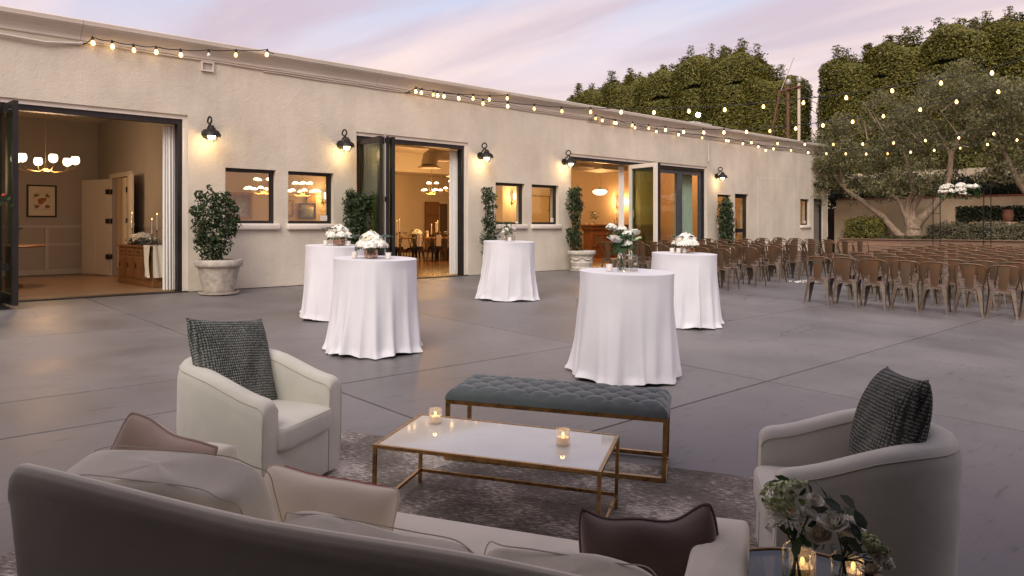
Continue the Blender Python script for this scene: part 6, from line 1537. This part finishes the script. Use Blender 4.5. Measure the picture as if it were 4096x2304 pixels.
framed('wall_picture','pale landscape picture seen through the closed glass leaves of the bar',30.75,20.46,1.75,.7,.5,material('landscape_canvas',(.5,.46,.40),.8,col2=(.2,.16,.12),vscale=2,ramp=(.5,.6)),'picture','black',.03)
# bar
br = empty('bar_counter', (24.5,18.9,.012), 0, 'carved mahogany bar counter with mirrored panels in the bar room', 'bar counter')
b = MB(); b.bbox((-2.85,-.38,1.20),(3.0,.32,1.26),.012); b.build('counter', M['mahogany'], br); b = MB(); b.bbox((-2.72,-.28,1.06),(2.9,.24,1.20),.02); b.build('cornice', M['mahogany'], br); b = MB(); b.bbox((-2.6,-.20,.12),(2.8,.2,1.06),.01); b.build('body', M['mahogany'], br); b = MB(); b.bbox((-2.75,-.30,0),(2.9,.25,.14),.01); b.build('plinth', M['mahogany'], br)
for k in range(7):
    b = MB(); x = -2.42+.76*k; b.bbox((x,-.222,.50),(x+.6,-.202,.80),.004); b.build('mirror_panel', M['mirror'], br); b = MB(); b.bbox((x-.05,-.235,.84),(x+.65,-.20,.90),.006); b.build('moulding', M['mahogany'], br); b = MB(); b.bbox((x-.05,-.235,.40),(x+.65,-.20,.46),.006); b.build('moulding', M['mahogany'], br)
zb = 1.275
P = []
bv = empty('bar_flowers', (22.25,18.9,zb), 0, 'sprig of white flowers at left end of the bar', 'flowers'); cylinder_vase(bv,0,0,.05,.18); link('leaves', leaf_mesh('leaves', np.stack([NR.normal(0,.12,90),NR.normal(0,.06,90),.2+.3*NR.random(90)],1), np.tile([0,-1,.4],(90,1)), .07,.5,M['leaf_euc'],.8), bv); P,Nn = hydrangea_pts(120,.07,.8); f = link('blossom', leaf_mesh('blossom',P,Nn,.03,.9,M['petal'],.5), bv); f.location = (.06,0,.42)
for i,(x,h_,hd) in enumerate(((23.6,.22,.2),(23.72,.25,.27),(23.80,.22,.24))): taper((x,18.95,zb),'slim taper candle at the bar, %s of three' % ORD[i],h_,hd)
b = MB(); b.grid(lambda u,v: (-.35+.9*u, -.2+.4*v, .012+.02*math.sin(u*15)*math.sin(v*9)), 24, 10); o = b.build('bar_cloth', M['napkin']); o.location = (22.2,18.85,zb); tag(o,'crumpled gauze cloth on left end of the bar','cloth')
for z in (1.55,1.95):
    sh = empty('bar_shelf', (26.7,20.32,z), 0, '%s white shelf of bottles and glasses behind the bar' % ('lower' if z < 1.7 else 'upper'), 'shelf'); b = MB(); b.box((-.7,-.15,-.02),(.7,.17,.0)); b.build('shelf_board', M['ceil_in'], sh)
    for k in range(9):
        b = MB(); hh_ = RNG.uniform(.16,.28); b.lathe([(.035,0),(.035,hh_*.6),(.012,hh_*.75),(.012,hh_)],10); o = b.build('bottle', M['glass_bottle'] if 'glass_bottle' in M else M.setdefault('glass_bottle', material('bottle_glass',(.06,.04,.02),.1,spec=.8)), None, True); o.location = (26.1+.15*k,20.3,z); tag(o,'bottle on the %s bar shelf, %s from left' % ('lower' if z<1.7 else 'upper', ORD[k]),'bottle','bottles on the bar shelves')
framed('wall_picture','dark framed print above the bar shelves',26.55,20.46,2.35,.62,.5,material('dark_print',(.08,.05,.03),.6,var=.5,vscale=9),'picture','gilt',.03)

# floor-level oddments: power box, camera dome
dm = empty('security_camera', (31.55,13.98,3.0), 0, 'small white dome camera at the building corner', 'camera'); b = MB(); b.sphere((0,-.06,0),.07,12,8); b.build('dome', M['ceil_in'], dm, True); b = MB(); b.lathe([(.05,0),(.05,.05)],12,Matrix.Rotation(math.pi/2,4,'X')); b.build('base', M['ceil_in'], dm)

P = np.concatenate([np.stack([18.1+NR.normal(0,.25,60), 8.62+NR.normal(0,.10,60), 0*NR.random(60)],1), np.stack([19.6+NR.normal(0,.2,40), 8.2+NR.normal(0,.1,40), 0*NR.random(40)],1)]); P[:,2] = -.47+SLOPE*P[:,1]+.012
o = link('petals', leaf_mesh('petals', P, np.tile([0,0,1],(100,1)), .07, .8, M['petal'], .2), kind='stuff'); tag(o, 'scattered white petals on the paving in the aisle', 'petals')

rz_ = empty('rose_cane', (1.30,10.8,G(10.8)), 0, 'rose cane with a red hip leaning in at the left picture edge', 'plant')
_g = G(10.8)
b = MB(); b.tube([(0,0,0),(.02,0,.6),(.10,-.02,1.2),(.28,-.06,1.62),(.55,-.11,1.58-_g*.0)],[.010,.009,.007,.005,.002],5); b.build('cane', M['stem_green'], rz_, True)
P = [(.30+.028*i, -.065-.006*i+RNG.uniform(-.03,.03), 1.61+RNG.uniform(-.07,.05)) for i in range(11)] + [(.15+.05*RNG.random(),-.03,.9+.5*RNG.random()) for _ in range(8)]
link('leaves', leaf_mesh('leaves', P, [(0,-1,.6)]*len(P), .085, .5, M['leaf_green'], .5, hexa=True), rz_)
b = MB(); b.sphere((.50,-.10,1.67),.022,8,6); b.build('hip', material('rose_hip',(.35,.02,.015),.4), rz_, True)
